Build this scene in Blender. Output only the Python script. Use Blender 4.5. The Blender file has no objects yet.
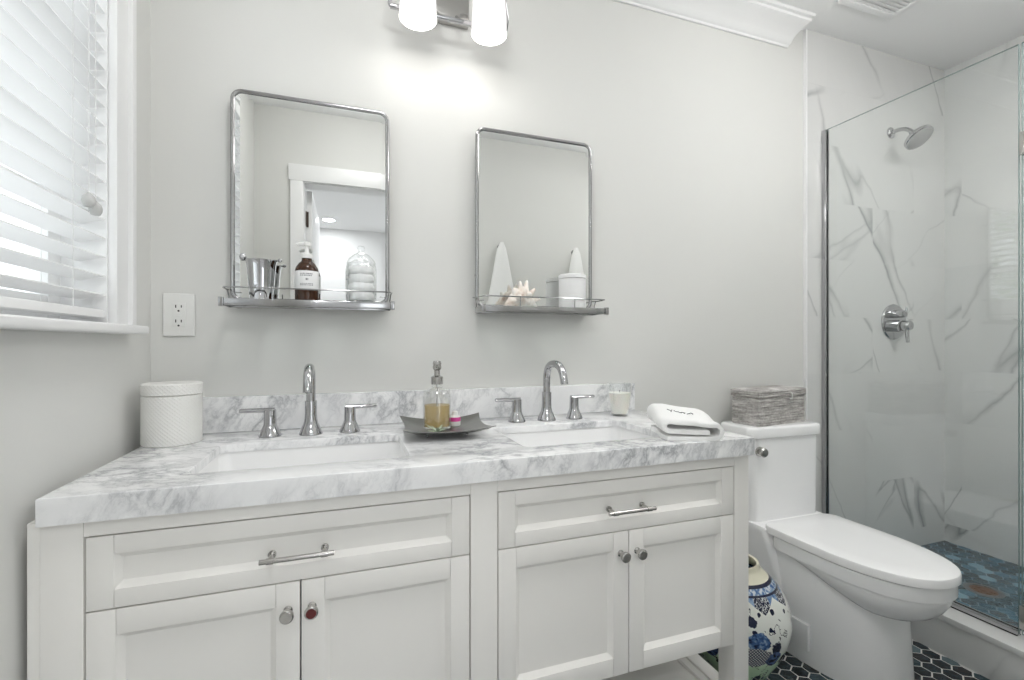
import bpy, bmesh, math, random
from mathutils import Vector, Matrix
random.seed(7)
PI = math.pi
SC = bpy.context.scene
COL = SC.collection

# ------------------------------------------------------------------ camera
CAMZ = 1.11
cam = bpy.data.cameras.new('camera')
cam.sensor_fit = 'HORIZONTAL'; cam.sensor_width = 36
cam.lens = 470.0/1024*36
cam.shift_y = 3.0/1024
cam.clip_start = 0.02; cam.clip_end = 100
camo = bpy.data.objects.new('camera', cam); COL.objects.link(camo)
camo.location = (0, 0, CAMZ)
camo.rotation_euler = (PI/2, 0, -math.atan2(165, 470))
SC.camera = camo

# ------------------------------------------------------------------ world, daylight, exposure
SKY = 0.85
w = bpy.data.worlds.new('sky'); SC.world = w; w.use_nodes = True
bg = w.node_tree.nodes['Background']
bg.inputs[0].default_value = (0.93, 0.97, 1.0, 1); bg.inputs[1].default_value = SKY
SC.view_settings.view_transform = 'Standard'
SC.view_settings.look = 'None'
SC.view_settings.exposure = 1.72
SC.view_settings.gamma = 1.0
SC.view_settings.use_curve_mapping = False
cy = SC.cycles
cy.use_denoising = True
cy.max_bounces = 14; cy.diffuse_bounces = 7; cy.glossy_bounces = 8
cy.transmission_bounces = 10; cy.transparent_max_bounces = 24
cy.sample_clamp_indirect = 8.0
cy.caustics_reflective = True; cy.caustics_refractive = False

def portal(name, loc, rot, sx, sy):
    l = bpy.data.lights.new(name, 'AREA'); l.shape = 'RECTANGLE'; l.size = sx; l.size_y = sy
    l.cycles.is_portal = True
    o = bpy.data.objects.new(name, l); COL.objects.link(o); o.location = loc; o.rotation_euler = rot
    return o

# ------------------------------------------------------------------ dimensions (metres)
XL, XR = -0.525, 2.975          # left wall, shower end wall
YB, YF = 1.595, -0.04           # mirror wall, door wall
ZC = 2.547                      # ceiling
HY = -3.2                       # far wall of the hall behind the door
WY0, WY1, WZ0, WZ1 = 0.62, 1.342, 1.153, 2.22   # window opening in the left wall
DX0, DX1, DZ = -0.249, 0.60, 2.10               # doorway

portal('window_portal', (XL-0.16, (WY0+WY1)/2, (WZ0+WZ1)/2), (0, -PI/2, 0), WZ1-WZ0, WY1-WY0)
ADDED_HALLWIN = ((-2.4, -0.95), (0.85, 2.4))  # added windows, out of the mirror's view, to shine through the doorway
for a, b in ADDED_HALLWIN:
    portal('hall_portal', ((a+b)/2, HY-0.06, 1.4), (PI/2, 0, 0), b-a, 1.7)

# ------------------------------------------------------------------ material helpers
MATS = {}
class NT:
    def __init__(s, name):
        s.m = bpy.data.materials.new(name); s.m.use_nodes = True
        s.t = s.m.node_tree; s.n = s.t.nodes; s.n.clear()
        s.out = s.n.new('ShaderNodeOutputMaterial'); MATS[name] = s.m
    def new(s, typ, **kw):
        nd = s.n.new('ShaderNode'+typ)
        for k, v in kw.items(): setattr(nd, k, v)
        return nd
    def link(s, a, b): s.t.links.new(a, b)
    def put(s, sock, v):
        if hasattr(v, 'is_output') or hasattr(v, 'links'): s.link(v, sock)
        else:
            sock.default_value = v
    def math(s, op, a, b=None, c=None, clamp=False):
        nd = s.new('Math', operation=op); nd.use_clamp = clamp
        s.put(nd.inputs[0], a)
        if b is not None: s.put(nd.inputs[1], b)
        if c is not None: s.put(nd.inputs[2], c)
        return nd.outputs[0]
    def vmath(s, op, a, b=None):
        nd = s.new('VectorMath', operation=op); s.put(nd.inputs[0], a)
        if b is not None: s.put(nd.inputs[1], b)
        return nd.outputs[0]
    def coord(s): return s.new('TexCoord').outputs['Object']
    def mapping(s, v, rot=(0,0,0), scale=(1,1,1), loc=(0,0,0)):
        if tuple(rot) != (0, 0, 0):      # turn first, then stretch along the turned axes
            n0 = s.new('Mapping'); s.link(v, n0.inputs[0]); n0.inputs['Rotation'].default_value = rot; v = n0.outputs[0]
        nd = s.new('Mapping'); s.link(v, nd.inputs[0])
        nd.inputs['Scale'].default_value = scale; nd.inputs['Location'].default_value = loc
        return nd.outputs[0]
    def noise(s, v, scale, detail=4, rough=0.55, dist=0, w=None, out=0):
        nd = s.new('TexNoise')
        if w is not None: nd.noise_dimensions = '4D'; s.put(nd.inputs['W'], w)
        s.link(v, nd.inputs['Vector'])
        nd.inputs['Scale'].default_value = scale; nd.inputs['Detail'].default_value = detail
        nd.inputs['Roughness'].default_value = rough; nd.inputs['Distortion'].default_value = dist
        return nd.outputs[out]
    def ramp(s, f, stops, interp='LINEAR'):
        nd = s.new('ValToRGB'); s.link(f, nd.inputs[0]); cr = nd.color_ramp; cr.interpolation = interp
        while len(cr.elements) < len(stops): cr.elements.new(0.5)
        for e, (p, c) in zip(cr.elements, stops):
            e.position = p; e.color = (c, c, c, 1) if not hasattr(c, '__len__') else (*c, 1)
        return nd.outputs[0]
    def mix(s, f, a, b):
        nd = s.new('Mix', data_type='RGBA'); s.put(nd.inputs[0], f)
        for i, v in ((6, a), (7, b)):
            if hasattr(v, 'is_output'): s.link(v, nd.inputs[i])
            else: nd.inputs[i].default_value = (*v, 1)
        return nd.outputs[2]
    def bsdf(s, color=None, rough=0.5, metal=0.0, bump=None, bstr=0.2, bdist=0.002, spec=0.5, **kw):
        b = s.new('BsdfPrincipled')
        if color is not None:
            if hasattr(color, 'is_output'): s.link(color, b.inputs['Base Color'])
            else: b.inputs['Base Color'].default_value = (*color, 1)
        s.put(b.inputs['Roughness'], rough); s.put(b.inputs['Metallic'], metal)
        b.inputs['Specular IOR Level'].default_value = spec
        for k, v in kw.items(): s.put(b.inputs[k.replace('_', ' ')], v)
        if bump is not None:
            bn = s.new('Bump'); bn.inputs['Strength'].default_value = bstr; bn.inputs['Distance'].default_value = bdist
            s.link(bump, bn.inputs['Height']); s.link(bn.outputs[0], b.inputs['Normal'])
        s.link(b.outputs[0], s.out.inputs[0]); return b

def plain(name, color, rough=0.5, metal=0.0, var=0.03, nscale=30, bump=0.0, **kw):
    t = NT(name); c = t.coord(); f = t.noise(c, nscale, 3)
    col = t.mix(f, tuple(max(0, x*(1-var)) for x in color), tuple(min(1, x*(1+var)) for x in color))
    t.bsdf(col, rough, metal, bump=f if bump else None, bstr=bump, **kw)
    return t.m

M_wall = plain('wall_paint', (0.69, 0.69, 0.668), 0.75, var=0.012, nscale=3)
M_ceil = plain('ceiling_paint', (0.86, 0.86, 0.86), 0.8, var=0.008, nscale=3)
M_trim = plain('trim_paint', (0.83, 0.83, 0.83), 0.35, var=0.008, nscale=5)
M_cab = plain('cabinet_paint', (0.845, 0.83, 0.80), 0.38, var=0.012, nscale=12)
M_gap = plain('door_gap_shade', (0.16, 0.155, 0.15), 0.8)
M_chrome = plain('chrome', (0.50, 0.50, 0.51), 0.03, 1.0, var=0.02)
M_dkchrome = plain('mirror_frame_nickel', (0.40, 0.40, 0.40), 0.10, 1.0, var=0.03)
M_nickel = plain('polished_nickel', (0.50, 0.49, 0.47), 0.16, 1.0, var=0.03)
M_ceramic = plain('white_ceramic', (0.91, 0.91, 0.915), 0.08, var=0.005)
M_sink = plain('sink_porcelain', (0.88, 0.88, 0.88), 0.1, var=0.005)
M_plast = plain('white_plastic', (0.80, 0.80, 0.78), 0.3, var=0.01)
M_dark = plain('dark_slot', (0.02, 0.02, 0.02), 0.6)
M_mirror = plain('mirror_silver', (0.77, 0.78, 0.77), 0.0, 1.0, var=0.002)
M_wood = plain('hall_carpet', (0.52, 0.51, 0.50), 0.9, var=0.05, nscale=60)
M_blind = plain('blind_slat_white', (0.86, 0.86, 0.86), 0.45, var=0.01)
M_cord = plain('blind_cord', (0.75, 0.75, 0.74), 0.7)
M_tassel = plain('tassel_grey', (0.50, 0.50, 0.49), 0.5)
M_wax = plain('candle_wax', (0.86, 0.85, 0.79), 0.5, var=0.01, Subsurface_Weight=0.2)
M_cotton = plain('cotton_wool', (0.88, 0.88, 0.88), 0.95, var=0.03, nscale=60, bump=0.5)
M_label = plain('label_paper', (0.82, 0.82, 0.82), 0.6, var=0.01)
M_ink = plain('label_ink', (0.22, 0.22, 0.23), 0.6)
M_thread = plain('black_thread', (0.03, 0.03, 0.035), 0.8)
M_pink = plain('pink_plastic', (0.75, 0.09, 0.38), 0.3)
M_plant = plain('air_plant_leaf', (0.45, 0.53, 0.40), 0.6, var=0.25, nscale=60)
M_tray = plain('pewter_tray', (0.27, 0.27, 0.255), 0.30, 1.0, var=0.12, nscale=40)
M_grout = plain('white_grout', (0.66, 0.66, 0.64), 0.8)
M_red = plain('dark_red_face', (0.10, 0.012, 0.012), 0.3, var=0.3, nscale=200)  # dark red disc on one knob
M_leaf = plain('tree_leaf', (0.22, 0.36, 0.11), 0.6, var=0.4, nscale=2)
M_bark = plain('tree_bark', (0.13, 0.09, 0.06), 0.9)
M_bronze = plain('bronze_hinge', (0.08, 0.06, 0.05), 0.4, 0.8)
M_copper = plain('copper_drain', (0.17, 0.085, 0.05), 0.45, 0.4, var=0.3, nscale=120)

def emitter(name, col, s):
    t = NT(name); e = t.new('Emission'); e.inputs[0].default_value = (*col, 1); e.inputs[1].default_value = s
    t.link(e.outputs[0], t.out.inputs[0]); return t.m
M_lamp = emitter('lit_opal_glass', (1.0, 0.97, 0.95), 0.40)
M_bulb = emitter('lit_lamp_opening', (1.0, 0.97, 0.94), 4.0)
M_down = emitter('lit_fill_downlight', (1.0, 0.99, 0.975), 60.0)
M_dome = emitter('lit_fill_globe', (1.0, 0.995, 0.985), 5.0)
M_dome2 = emitter('lit_fill_dome', (1.0, 0.995, 0.985), 6.0)

def clear(name, tint, fres=1.0, rough=0.0):
    # architectural clear glass: transparent body plus fresnel reflection
    t = NT(name)
    tr = t.new('BsdfTransparent'); tr.inputs[0].default_value = (*tint, 1)
    gl = t.new('BsdfGlossy'); gl.inputs['Roughness'].default_value = rough; gl.inputs[0].default_value = (1, 1, 1, 1)
    fr = t.new('Fresnel'); fr.inputs[0].default_value = 1.5
    # same reflectance from either side of a pane
    geo = t.new('NewGeometry'); dt = t.new('VectorMath', operation='DOT_PRODUCT')
    t.link(geo.outputs['Normal'], dt.inputs[0]); t.link(geo.outputs['Incoming'], dt.inputs[1])
    c = t.math('ABSOLUTE', dt.outputs['Value'])
    p5 = t.math('POWER', t.math('SUBTRACT', 1.0, c, clamp=True), 5.0)
    f = t.math('MULTIPLY_ADD', p5, 0.96*fres, 0.04*fres, clamp=True)
    t.n.remove(fr)
    mx = t.new('MixShader'); t.link(f, mx.inputs[0]); t.link(tr.outputs[0], mx.inputs[1]); t.link(gl.outputs[0], mx.inputs[2])
    t.link(mx.outputs[0], t.out.inputs[0]); return t.m
M_glass = clear('shower_glass', (0.982, 0.992, 0.989), 1.25)
M_pane = clear('window_pane', (0.97, 0.98, 0.98))
M_jar = clear('jar_glass', (0.98, 0.985, 0.985), 2.0)
M_shelf = clear('shelf_glass', (0.86, 0.90, 0.89), 1.5)
M_amber_liq = None
def tinted(name, tint, mixf, col):
    t = NT(name); tr = t.new('BsdfTransparent'); tr.inputs[0].default_value = (*tint, 1)
    b = t.new('BsdfPrincipled'); b.inputs['Base Color'].default_value = (*col, 1); b.inputs['Roughness'].default_value = 0.08
    mx = t.new('MixShader'); mx.inputs[0].default_value = mixf
    t.link(tr.outputs[0], mx.inputs[1]); t.link(b.outputs[0], mx.inputs[2]); t.link(mx.outputs[0], t.out.inputs[0]); return t.m
M_liquid = tinted('amber_soap', (0.90, 0.78, 0.48), 0.5, (0.62, 0.47, 0.19))
M_amber = tinted('amber_bottle_glass', (0.35, 0.15, 0.06), 0.86, (0.055, 0.022, 0.010))
M_gedge = tinted('glass_edge', (0.45, 0.55, 0.54), 0.6, (0.34, 0.42, 0.41))

def carrara(name, cloud=1.0):
    t = NT(name); c = t.coord()
    v = t.mapping(c, rot=(0.35, 0.95, 0.6), scale=(0.9, 3.2, 2.2))
    wv = t.noise(c, 5.0, 5, 0.6, out=1)
    sc = t.new('VectorMath', operation='SCALE'); t.link(wv, sc.inputs[0]); sc.inputs['Scale'].default_value = 0.2
    v2 = t.vmath('ADD', v, sc.outputs[0])
    n1 = t.noise(v2, 4.2, 8, 0.62)
    r1 = t.math('ABSOLUTE', t.math('SUBTRACT', n1, 0.5))
    vein = t.ramp(r1, [(0.0, 1.0), (0.018, 0.55), (0.075, 0.0)])
    msk = t.ramp(t.noise(c, 3.3, 3), [(0.38, 0.0), (0.62, 1.0)])
    cl = t.ramp(t.noise(v2, 2.6, 6, 0.6), [(0.36, 0.0), (0.72, 1.0)])
    fine = t.ramp(t.math('ABSOLUTE', t.math('SUBTRACT', t.noise(v2, 13, 6, 0.65), 0.5)), [(0.0, 1.0), (0.03, 0.0)])
    base = t.mix(t.math('MULTIPLY', cl, 0.42*cloud), (0.90, 0.90, 0.90), (0.66, 0.67, 0.69))
    base = t.mix(t.math('MULTIPLY', t.math('MULTIPLY', fine, msk), 0.3), base, (0.42, 0.43, 0.45))
    col = t.mix(t.math('MULTIPLY', t.math('MULTIPLY', vein, msk), 0.85), base, (0.30, 0.31, 0.33))
    t.bsdf(col, 0.16); return t.m
M_marble = carrara('carrara_marble')

def walltile(name, axis):
    # large pale marble-look tiles with thin grey diagonal veins, each tile cut from another piece
    t = NT(name); c = t.coord(); sx = t.new('SeparateXYZ'); t.link(c, sx.inputs[0])
    cb = t.new('CombineXYZ'); t.link(sx.outputs[axis], cb.inputs[0]); t.link(sx.outputs[2], cb.inputs[1])
    off = t.vmath('ADD', cb.outputs[0], (0.32, 0.107 - 0.0, 0))
    br = t.new('TexBrick'); t.link(off, br.inputs[0])
    br.offset = 0.5; br.inputs['Scale'].default_value = 1.0; br.inputs['Brick Width'].default_value = 0.61
    br.inputs['Row Height'].default_value = 0.268; br.inputs['Mortar Size'].default_value = 0.0011; br.inputs['Mortar Smooth'].default_value = 0.1
    br.inputs['Color1'].default_value = (0, 0, 0, 1); br.inputs['Color2'].default_value = (1, 1, 1, 1); br.inputs['Bias'].default_value = 0
    br.inputs['Mortar'].default_value = (0.5, 0.5, 0.5, 1)
    wv = t.math('MULTIPLY', br.outputs['Color'], 3.0)
    wrp = t.new('VectorMath', operation='SCALE'); t.link(t.noise(cb.outputs[0], 3.2, 4, out=1), wrp.inputs[0]); wrp.inputs['Scale'].default_value = 0.09
    p = t.vmath('ADD', cb.outputs[0], wrp.outputs[0])
    v = t.mapping(p, rot=(0, 0, math.radians(62)), scale=(0.38, 2.4, 1))
    n1 = t.noise(v, 1.25, 2.2, 0.45, w=wv)
    r1 = t.math('ABSOLUTE', t.math('SUBTRACT', n1, 0.5))
    vein = t.ramp(r1, [(0.0, 1.0), (0.004, 0.55), (0.015, 0.0)])
    m1 = t.ramp(t.noise(v, 1.1, 2, w=t.math('ADD', wv, 3.0)), [(0.47, 0.0), (0.60, 1.0)])
    v2 = t.mapping(p, rot=(0, 0, math.radians(-35)), scale=(0.5, 2.6, 1), loc=(3, 1, 0))
    r2 = t.math('ABSOLUTE', t.math('SUBTRACT', t.noise(v2, 1.4, 3, 0.5, w=wv), 0.5))
    vein2 = t.ramp(r2, [(0.0, 1.0), (0.004, 0.5), (0.013, 0.0)])
    m2 = t.ramp(t.noise(v2, 1.2, 2, w=t.math('ADD', wv, 7.0)), [(0.54, 0.0), (0.66, 1.0)])
    soft = t.ramp(t.noise(v, 1.3, 5, 0.55, w=wv), [(0.4, 0.0), (0.75, 1.0)])
    base = t.mix(t.math('MULTIPLY', soft, 0.35), (0.70, 0.70, 0.69), (0.56, 0.57, 0.57))
    col = t.mix(t.math('MULTIPLY', t.math('MULTIPLY', vein, m1), 0.85), base, (0.20, 0.21, 0.22))
    col = t.mix(t.math('MULTIPLY', t.math('MULTIPLY', vein2, m2), 0.8), col, (0.30, 0.31, 0.32))
    col = t.mix(t.math('MULTIPLY', br.outputs['Fac'], 0.6), col, (0.66, 0.66, 0.65))
    t.bsdf(col, 0.14); return t.m
M_tileX = walltile('marble_wall_tile', 0)
M_tileY = walltile('marble_end_wall_tile', 1)

def hexmat(name, stops):
    t = NT(name); geo = t.new('NewGeometry'); c = t.coord()
    base = t.ramp(geo.outputs['Random Per Island'], stops, 'CONSTANT')
    f = t.noise(t.mapping(c, rot=(0, 0, 0.6), scale=(1, 2.4, 1)), 26, 6, 0.7, 1.2)
    st = t.ramp(f, [(0.44, 0.0), (0.66, 1.0)])
    col = t.mix(t.math('MULTIPLY', st, 0.45), base, stops[-1][1])
    t.bsdf(col, 0.12); return t.m
M_hexb = hexmat('dark_hex_tile', [(0, (0.006, 0.008, 0.012)), (0.45, (0.012, 0.018, 0.026)), (0.62, (0.035, 0.06, 0.075)), (0.78, (0.014, 0.010, 0.012)), (0.88, (0.13, 0.18, 0.20))])
M_hexs = hexmat('teal_hex_tile', [(0, (0.004, 0.020, 0.034)), (0.34, (0.018, 0.068, 0.105)), (0.58, (0.045, 0.13, 0.19)), (0.74, (0.008, 0.028, 0.04)), (0.84, (0.22, 0.36, 0.44))])

def weave(name, base, amp=0.42, sc=(1, 1, 1)):
    # white embossed diagonal weave
    t = NT(name); c = t.coord(); sx = t.new('SeparateXYZ'); t.link(c, sx.inputs[0])
    ang = t.math('ARCTAN2', sx.outputs[1], sx.outputs[0])
    u = t.math('MULTIPLY', ang, 42.0); z = t.math('MULTIPLY', sx.outputs[2], 640.0)
    a = t.math('SINE', t.math('ADD', u, z)); b = t.math('SINE', t.math('SUBTRACT', t.math('MULTIPLY', u, 1.0), z))
    h = t.math('MAXIMUM', a, t.math('MULTIPLY', b, 0.5))
    t.bsdf(base, 0.55, bump=h, bstr=amp, bdist=0.0016); return t.m
M_weave = weave('embossed_white_weave', (0.80, 0.795, 0.77))
M_weave2 = weave('embossed_canister_white', (0.84, 0.84, 0.84), 0.45)

def wicker(name):
    t = NT(name); c = t.coord(); sx = t.new('SeparateXYZ'); t.link(c, sx.inputs[0])
    n = t.noise(t.mapping(c, scale=(14, 14, 120)), 1.0, 5, 0.65)
    n2 = t.noise(c, 120, 3)
    f = t.math('ADD', t.math('MULTIPLY', n, 0.75), t.math('MULTIPLY', n2, 0.25))
    col = t.ramp(f, [(0.33, (0.20, 0.185, 0.175)), (0.5, (0.44, 0.42, 0.405)), (0.66, (0.70, 0.68, 0.66))])
    t.bsdf(col, 0.8, bump=f, bstr=0.8, bdist=0.004); return t.m
M_wicker = wicker('grey_washed_wicker')

def terry(name, col):
    t = NT(name); c = t.coord(); f = t.noise(c, 420, 2)
    t.bsdf(col, 0.95, bump=f, bstr=0.5, bdist=0.002, Sheen_Weight=0.3); return t.m
M_towel = terry('white_terry', (0.87, 0.87, 0.86))

def shellmat():
    t = NT('conch_shell'); c = t.coord(); f = t.noise(c, 28, 5, 0.6)
    col = t.ramp(f, [(0.3, (0.55, 0.38, 0.30)), (0.40, (0.78, 0.68, 0.60)), (0.52, (0.84, 0.78, 0.72)), (0.65, (0.87, 0.84, 0.80))])
    t.bsdf(col, 0.4, bump=f, bstr=0.5, bdist=0.004); return t.m
M_shell = shellmat()

def vasemat():
    # hand-painted blue, navy and mint decoration on cream porcelain
    t = NT('painted_porcelain'); c = t.coord(); sx = t.new('SeparateXYZ'); t.link(c, sx.inputs[0])
    X, Y, Z = sx.outputs
    ang = t.math('ARCTAN2', Y, X)
    u = t.math('MULTIPLY', ang, 0.17)
    cb = t.new('CombineXYZ'); t.link(u, cb.inputs[0]); t.link(Z, cb.inputs[1])
    P = cb.outputs[0]
    def band(z0, z1, e=0.0015):
        a = t.math('GREATER_THAN', Z, z0); b = t.math('LESS_THAN', Z, z1); return t.math('MULTIPLY', a, b)
    navy = (0.012, 0.016, 0.045); blue = (0.07, 0.15, 0.34); lblue = (0.30, 0.42, 0.58)
    mint = t.ramp(Z, [(0.09, (0.50, 0.70, 0.47)), (0.15, (0.80, 0.82, 0.77))])
    col = mint
    vo = t.new('TexVoronoi', feature='F1'); vo.inputs['Scale'].default_value = 13.0; vo.inputs['Randomness'].default_value = 0.75
    wr = t.new('VectorMath', operation='SCALE'); t.link(t.noise(P, 60, 2, out=1), wr.inputs[0]); wr.inputs['Scale'].default_value = 0.012
    t.link(t.vmath('ADD', P, wr.outputs[0]), vo.inputs['Vector'])
    dots = t.math('LESS_THAN', vo.outputs['Distance'], 0.27)
    col = t.mix(dots, col, navy)
    vo2 = t.new('TexVoronoi', feature='F1'); vo2.inputs['Scale'].default_value = 21.0; vo2.inputs['Randomness'].default_value = 0.9
    t.link(t.vmath('ADD', t.vmath('ADD', P, wr.outputs[0]), (3.1, 1.7, 0)), vo2.inputs['Vector'])
    col = t.mix(t.math('LESS_THAN', vo2.outputs['Distance'], 0.17), col, navy)
    # sprigs
    sp = t.math('ABSOLUTE', t.math('SUBTRACT', t.noise(P, 22, 3, 0.6), 0.5))
    spm = t.math('MULTIPLY', t.math('LESS_THAN', sp, 0.012), t.math('GREATER_THAN', t.noise(P, 16, 1), 0.52))
    col = t.mix(spm, col, navy)
    # lattice and blue clouds in a repeating belt
    rep = t.math('FRACT', t.math('MULTIPLY', t.math('ADD', ang, 0.05), 5/(2*PI)))
    ru = t.math('MULTIPLY', t.math('SUBTRACT', rep, 0.5), 0.215)
    def blob(cu, cz, a, b):
        du = t.math('DIVIDE', t.math('SUBTRACT', ru, cu), a); dz = t.math('DIVIDE', t.math('SUBTRACT', Z, cz), b)
        return t.math('ADD', t.math('MULTIPLY', du, du), t.math('MULTIPLY', dz, dz))
    wob = t.math('MULTIPLY', t.math('SUBTRACT', t.noise(P, 55, 2), 0.5), 1.1)
    cl = t.math('LESS_THAN', t.math('ADD', blob(0.0, 0.185, 0.038, 0.032), wob), 1.0)
    col = t.mix(cl, col, t.ramp(t.noise(P, 70, 3), [(0.35, navy), (0.5, blue), (0.66, lblue)]))
    lat = t.math('LESS_THAN', t.math('ADD', blob(-0.012, 0.135, 0.066, 0.034), wob), 1.0)
    l1 = t.math('GREATER_THAN', t.math('SINE', t.math('MULTIPLY', t.math('ADD', u, Z), 620.0)), 0.1)
    l2 = t.math('GREATER_THAN', t.math('SINE', t.math('MULTIPLY', t.math('SUBTRACT', u, Z), 620.0)), 0.1)
    latc = t.mix(t.math('MAXIMUM', l1, l2), (0.80, 0.82, 0.80), (0.05, 0.06, 0.10))
    col = t.mix(lat, col, latc)
    ed = t.math('LESS_THAN', t.math('ADD', blob(0.062, 0.125, 0.030, 0.026), wob), 1.0)
    col = t.mix(ed, col, t.ramp(t.noise(P, 80, 3), [(0.42, navy), (0.55, (0.10, 0.16, 0.30))]))
    # pendants under the shoulder
    fr = t.math('FRACT', t.math('MULTIPLY', ang, 9/(2*PI)))
    tri = t.math('ABSOLUTE', t.math('SUBTRACT', fr, 0.5))
    low = t.math('ADD', 0.262, t.math('MULTIPLY', tri, 0.075))
    pend = t.math('MULTIPLY', t.math('GREATER_THAN', Z, low), t.math('LESS_THAN', Z, 0.303))
    pc = t.ramp(t.noise(P, 85, 2), [(0.44, navy), (0.47, (0.78, 0.80, 0.80)), (0.52, navy)], 'CONSTANT')
    pc = t.mix(t.math('GREATER_THAN', tri, 0.27), pc, t.ramp(t.noise(P, 60, 2), [(0.4, blue), (0.6, lblue)]))
    col = t.mix(pend, col, pc)
    col = t.mix(band(0.303, 0.325), col, t.ramp(t.noise(P, 90, 2), [(0.4, blue), (0.52, lblue), (0.6, (0.7, 0.74, 0.78))]))
    col = t.mix(band(0.303, 0.308), col, navy)
    col = t.mix(band(0.322, 0.330), col, navy)
    col = t.mix(t.math('GREATER_THAN', Z, 0.330), col, (0.78, 0.75, 0.60))
    t.bsdf(col, 0.12); return t.m
M_vase = vasemat()

# ------------------------------------------------------------------ mesh helpers
def B(): return bmesh.new()
def box(bm, x0, x1, y0, y1, z0, z1, bev=0.0, seg=2, mi=0):
    vs = [bm.verts.new((x, y, z)) for z in (z0, z1) for y in (y0, y1) for x in (x0, x1)]
    idx = [(0,2,3,1), (4,5,7,6), (0,1,5,4), (2,6,7,3), (0,4,6,2), (1,3,7,5)]
    fs = [bm.faces.new([vs[i] for i in f]) for f in idx]
    for f in fs: f.material_index = mi
    if bev > 0:
        es = list({e for f in fs for e in f.edges})
        r = bmesh.ops.bevel(bm, geom=es, offset=bev, segments=seg, profile=0.6, affect='EDGES')
        for f in r['faces']: f.material_index = mi
    return bm
def lathe(bm, prof, n=40, c=(0, 0, 0), cap0=True, cap1=True, mi=0, rot=None):
    rings = []
    for r, z in prof:
        if r < 1e-6:
            p = Vector((0, 0, z)); p = rot @ p if rot else p
            rings.append([bm.verts.new(p+Vector(c))]); continue
        ring = []
        for i in range(n):
            p = Vector((r*math.cos(2*PI*i/n), r*math.sin(2*PI*i/n), z)); p = rot @ p if rot else p
            ring.append(bm.verts.new(p+Vector(c)))
        rings.append(ring)
    for a, b in zip(rings, rings[1:]):
        for i in range(n):
            j = (i+1) % n
            if len(a) == 1 and len(b) == 1: continue
            if len(a) == 1: f = bm.faces.new((a[0], b[j], b[i]))
            elif len(b) == 1: f = bm.faces.new((a[i], a[j], b[0]))
            else: f = bm.faces.new((a[i], a[j], b[j], b[i]))
            f.material_index = mi
    if cap0 and len(rings[0]) > 1: bm.faces.new(list(reversed(rings[0]))).material_index = mi
    if cap1 and len(rings[-1]) > 1: bm.faces.new(rings[-1]).material_index = mi
    return bm
def loft(bm, loops, cap0=True, cap1=True, mi=0, closed=True):
    L = [[bm.verts.new(p) for p in lp] for lp in loops]
    n = len(L[0])
    for a, b in zip(L, L[1:]):
        for i in range(n if closed else n-1):
            j = (i+1) % n
            bm.faces.new((a[i], a[j], b[j], b[i])).material_index = mi
    if cap0: bm.faces.new(list(reversed(L[0]))).material_index = mi
    if cap1: bm.faces.new(L[-1]).material_index = mi
    return bm
def tube(bm, pts, r, n=12, closed=False, mi=0, flat=None):
    pts = [Vector(p) for p in pts]; m = len(pts)
    rs = r if hasattr(r, '__len__') else [r]*m
    loops = []; up = None
    for i, p in enumerate(pts):
        if closed: d = (pts[(i+1) % m]-pts[i-1]).normalized()
        else: d = (pts[min(i+1, m-1)]-pts[max(i-1, 0)]).normalized()
        if up is None:
            up = Vector((0, 0, 1)) if abs(d.z) < 0.9 else Vector((0, 1, 0))
        s = d.cross(up)
        if s.length < 1e-5: s = d.cross(Vector((1, 0, 0)))
        s.normalize(); up = s.cross(d).normalized()
        k = flat if flat else 1.0
        loops.append([p + s*math.cos(2*PI*j/n)*rs[i] + up*math.sin(2*PI*j/n)*rs[i]*k for j in range(n)])
    if closed:
        L = [[bm.verts.new(q) for q in lp] for lp in loops]
        for a in range(m):
            b = (a+1) % m
            for i in range(n):
                j = (i+1) % n; bm.faces.new((L[a][i], L[a][j], L[b][j], L[b][i])).material_index = mi
    else: loft(bm, loops, mi=mi)
    return bm
def rrect(cx, cy, hw, hh, r, n=6):
    out = []
    for sx, sy, a0 in ((1, 1, 0), (-1, 1, PI/2), (-1, -1, PI), (1, -1, 3*PI/2)):
        for k in range(n+1):
            a = a0+PI/2*k/n; out.append((cx+sx*(hw-r)+r*math.cos(a), cy+sy*(hh-r)+r*math.sin(a)))
    return out
def ball(bm, c, r, n=14, mi=0, sz=1.0):
    lathe(bm, [(r*math.sin(PI*k/8), -r*sz*math.cos(PI*k/8)) for k in range(9)], n, c, mi=mi)
def xform(bm, M, start=0):
    bm.verts.ensure_lookup_table()
    bmesh.ops.transform(bm, matrix=M, verts=bm.verts[start:])
def rotz(v, a):
    c, s = math.cos(a), math.sin(a); return (v[0]*c-v[1]*s, v[0]*s+v[1]*c)

def obj(name, bm, mats, parent=None, smooth=True, ang=35, loc=None):
    bmesh.ops.recalc_face_normals(bm, faces=bm.faces)
    me = bpy.data.meshes.new(name); bm.to_mesh(me); bm.free()
    for m in (mats if isinstance(mats, (list, tuple)) else [mats]): me.materials.append(m)
    if smooth:
        for p in me.polygons: p.use_smooth = True
        me.set_sharp_from_angle(angle=math.radians(ang))
    o = bpy.data.objects.new(name, me); COL.objects.link(o)
    if parent: o.parent = parent
    if loc: o.location = loc
    return o
def thing(name, label, cat, loc=(0, 0, 0), rz=0, group=None):
    o = bpy.data.objects.new(name, None); COL.objects.link(o); o.empty_display_size = 0.05
    o.location = loc; o.rotation_euler = (0, 0, rz); o['label'] = label; o['category'] = cat
    if group: o['group'] = group
    return o
def tag(o, label, cat, group=None):
    o['label'] = label; o['category'] = cat
    if group: o['group'] = group
    return o
def struct(name, bm, m, parent=None, smooth=False, label=None):
    o = obj(name, bm, m, parent, smooth)
    if not parent: o['kind'] = 'structure'
    if label: o['label'] = label
    return o
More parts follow.
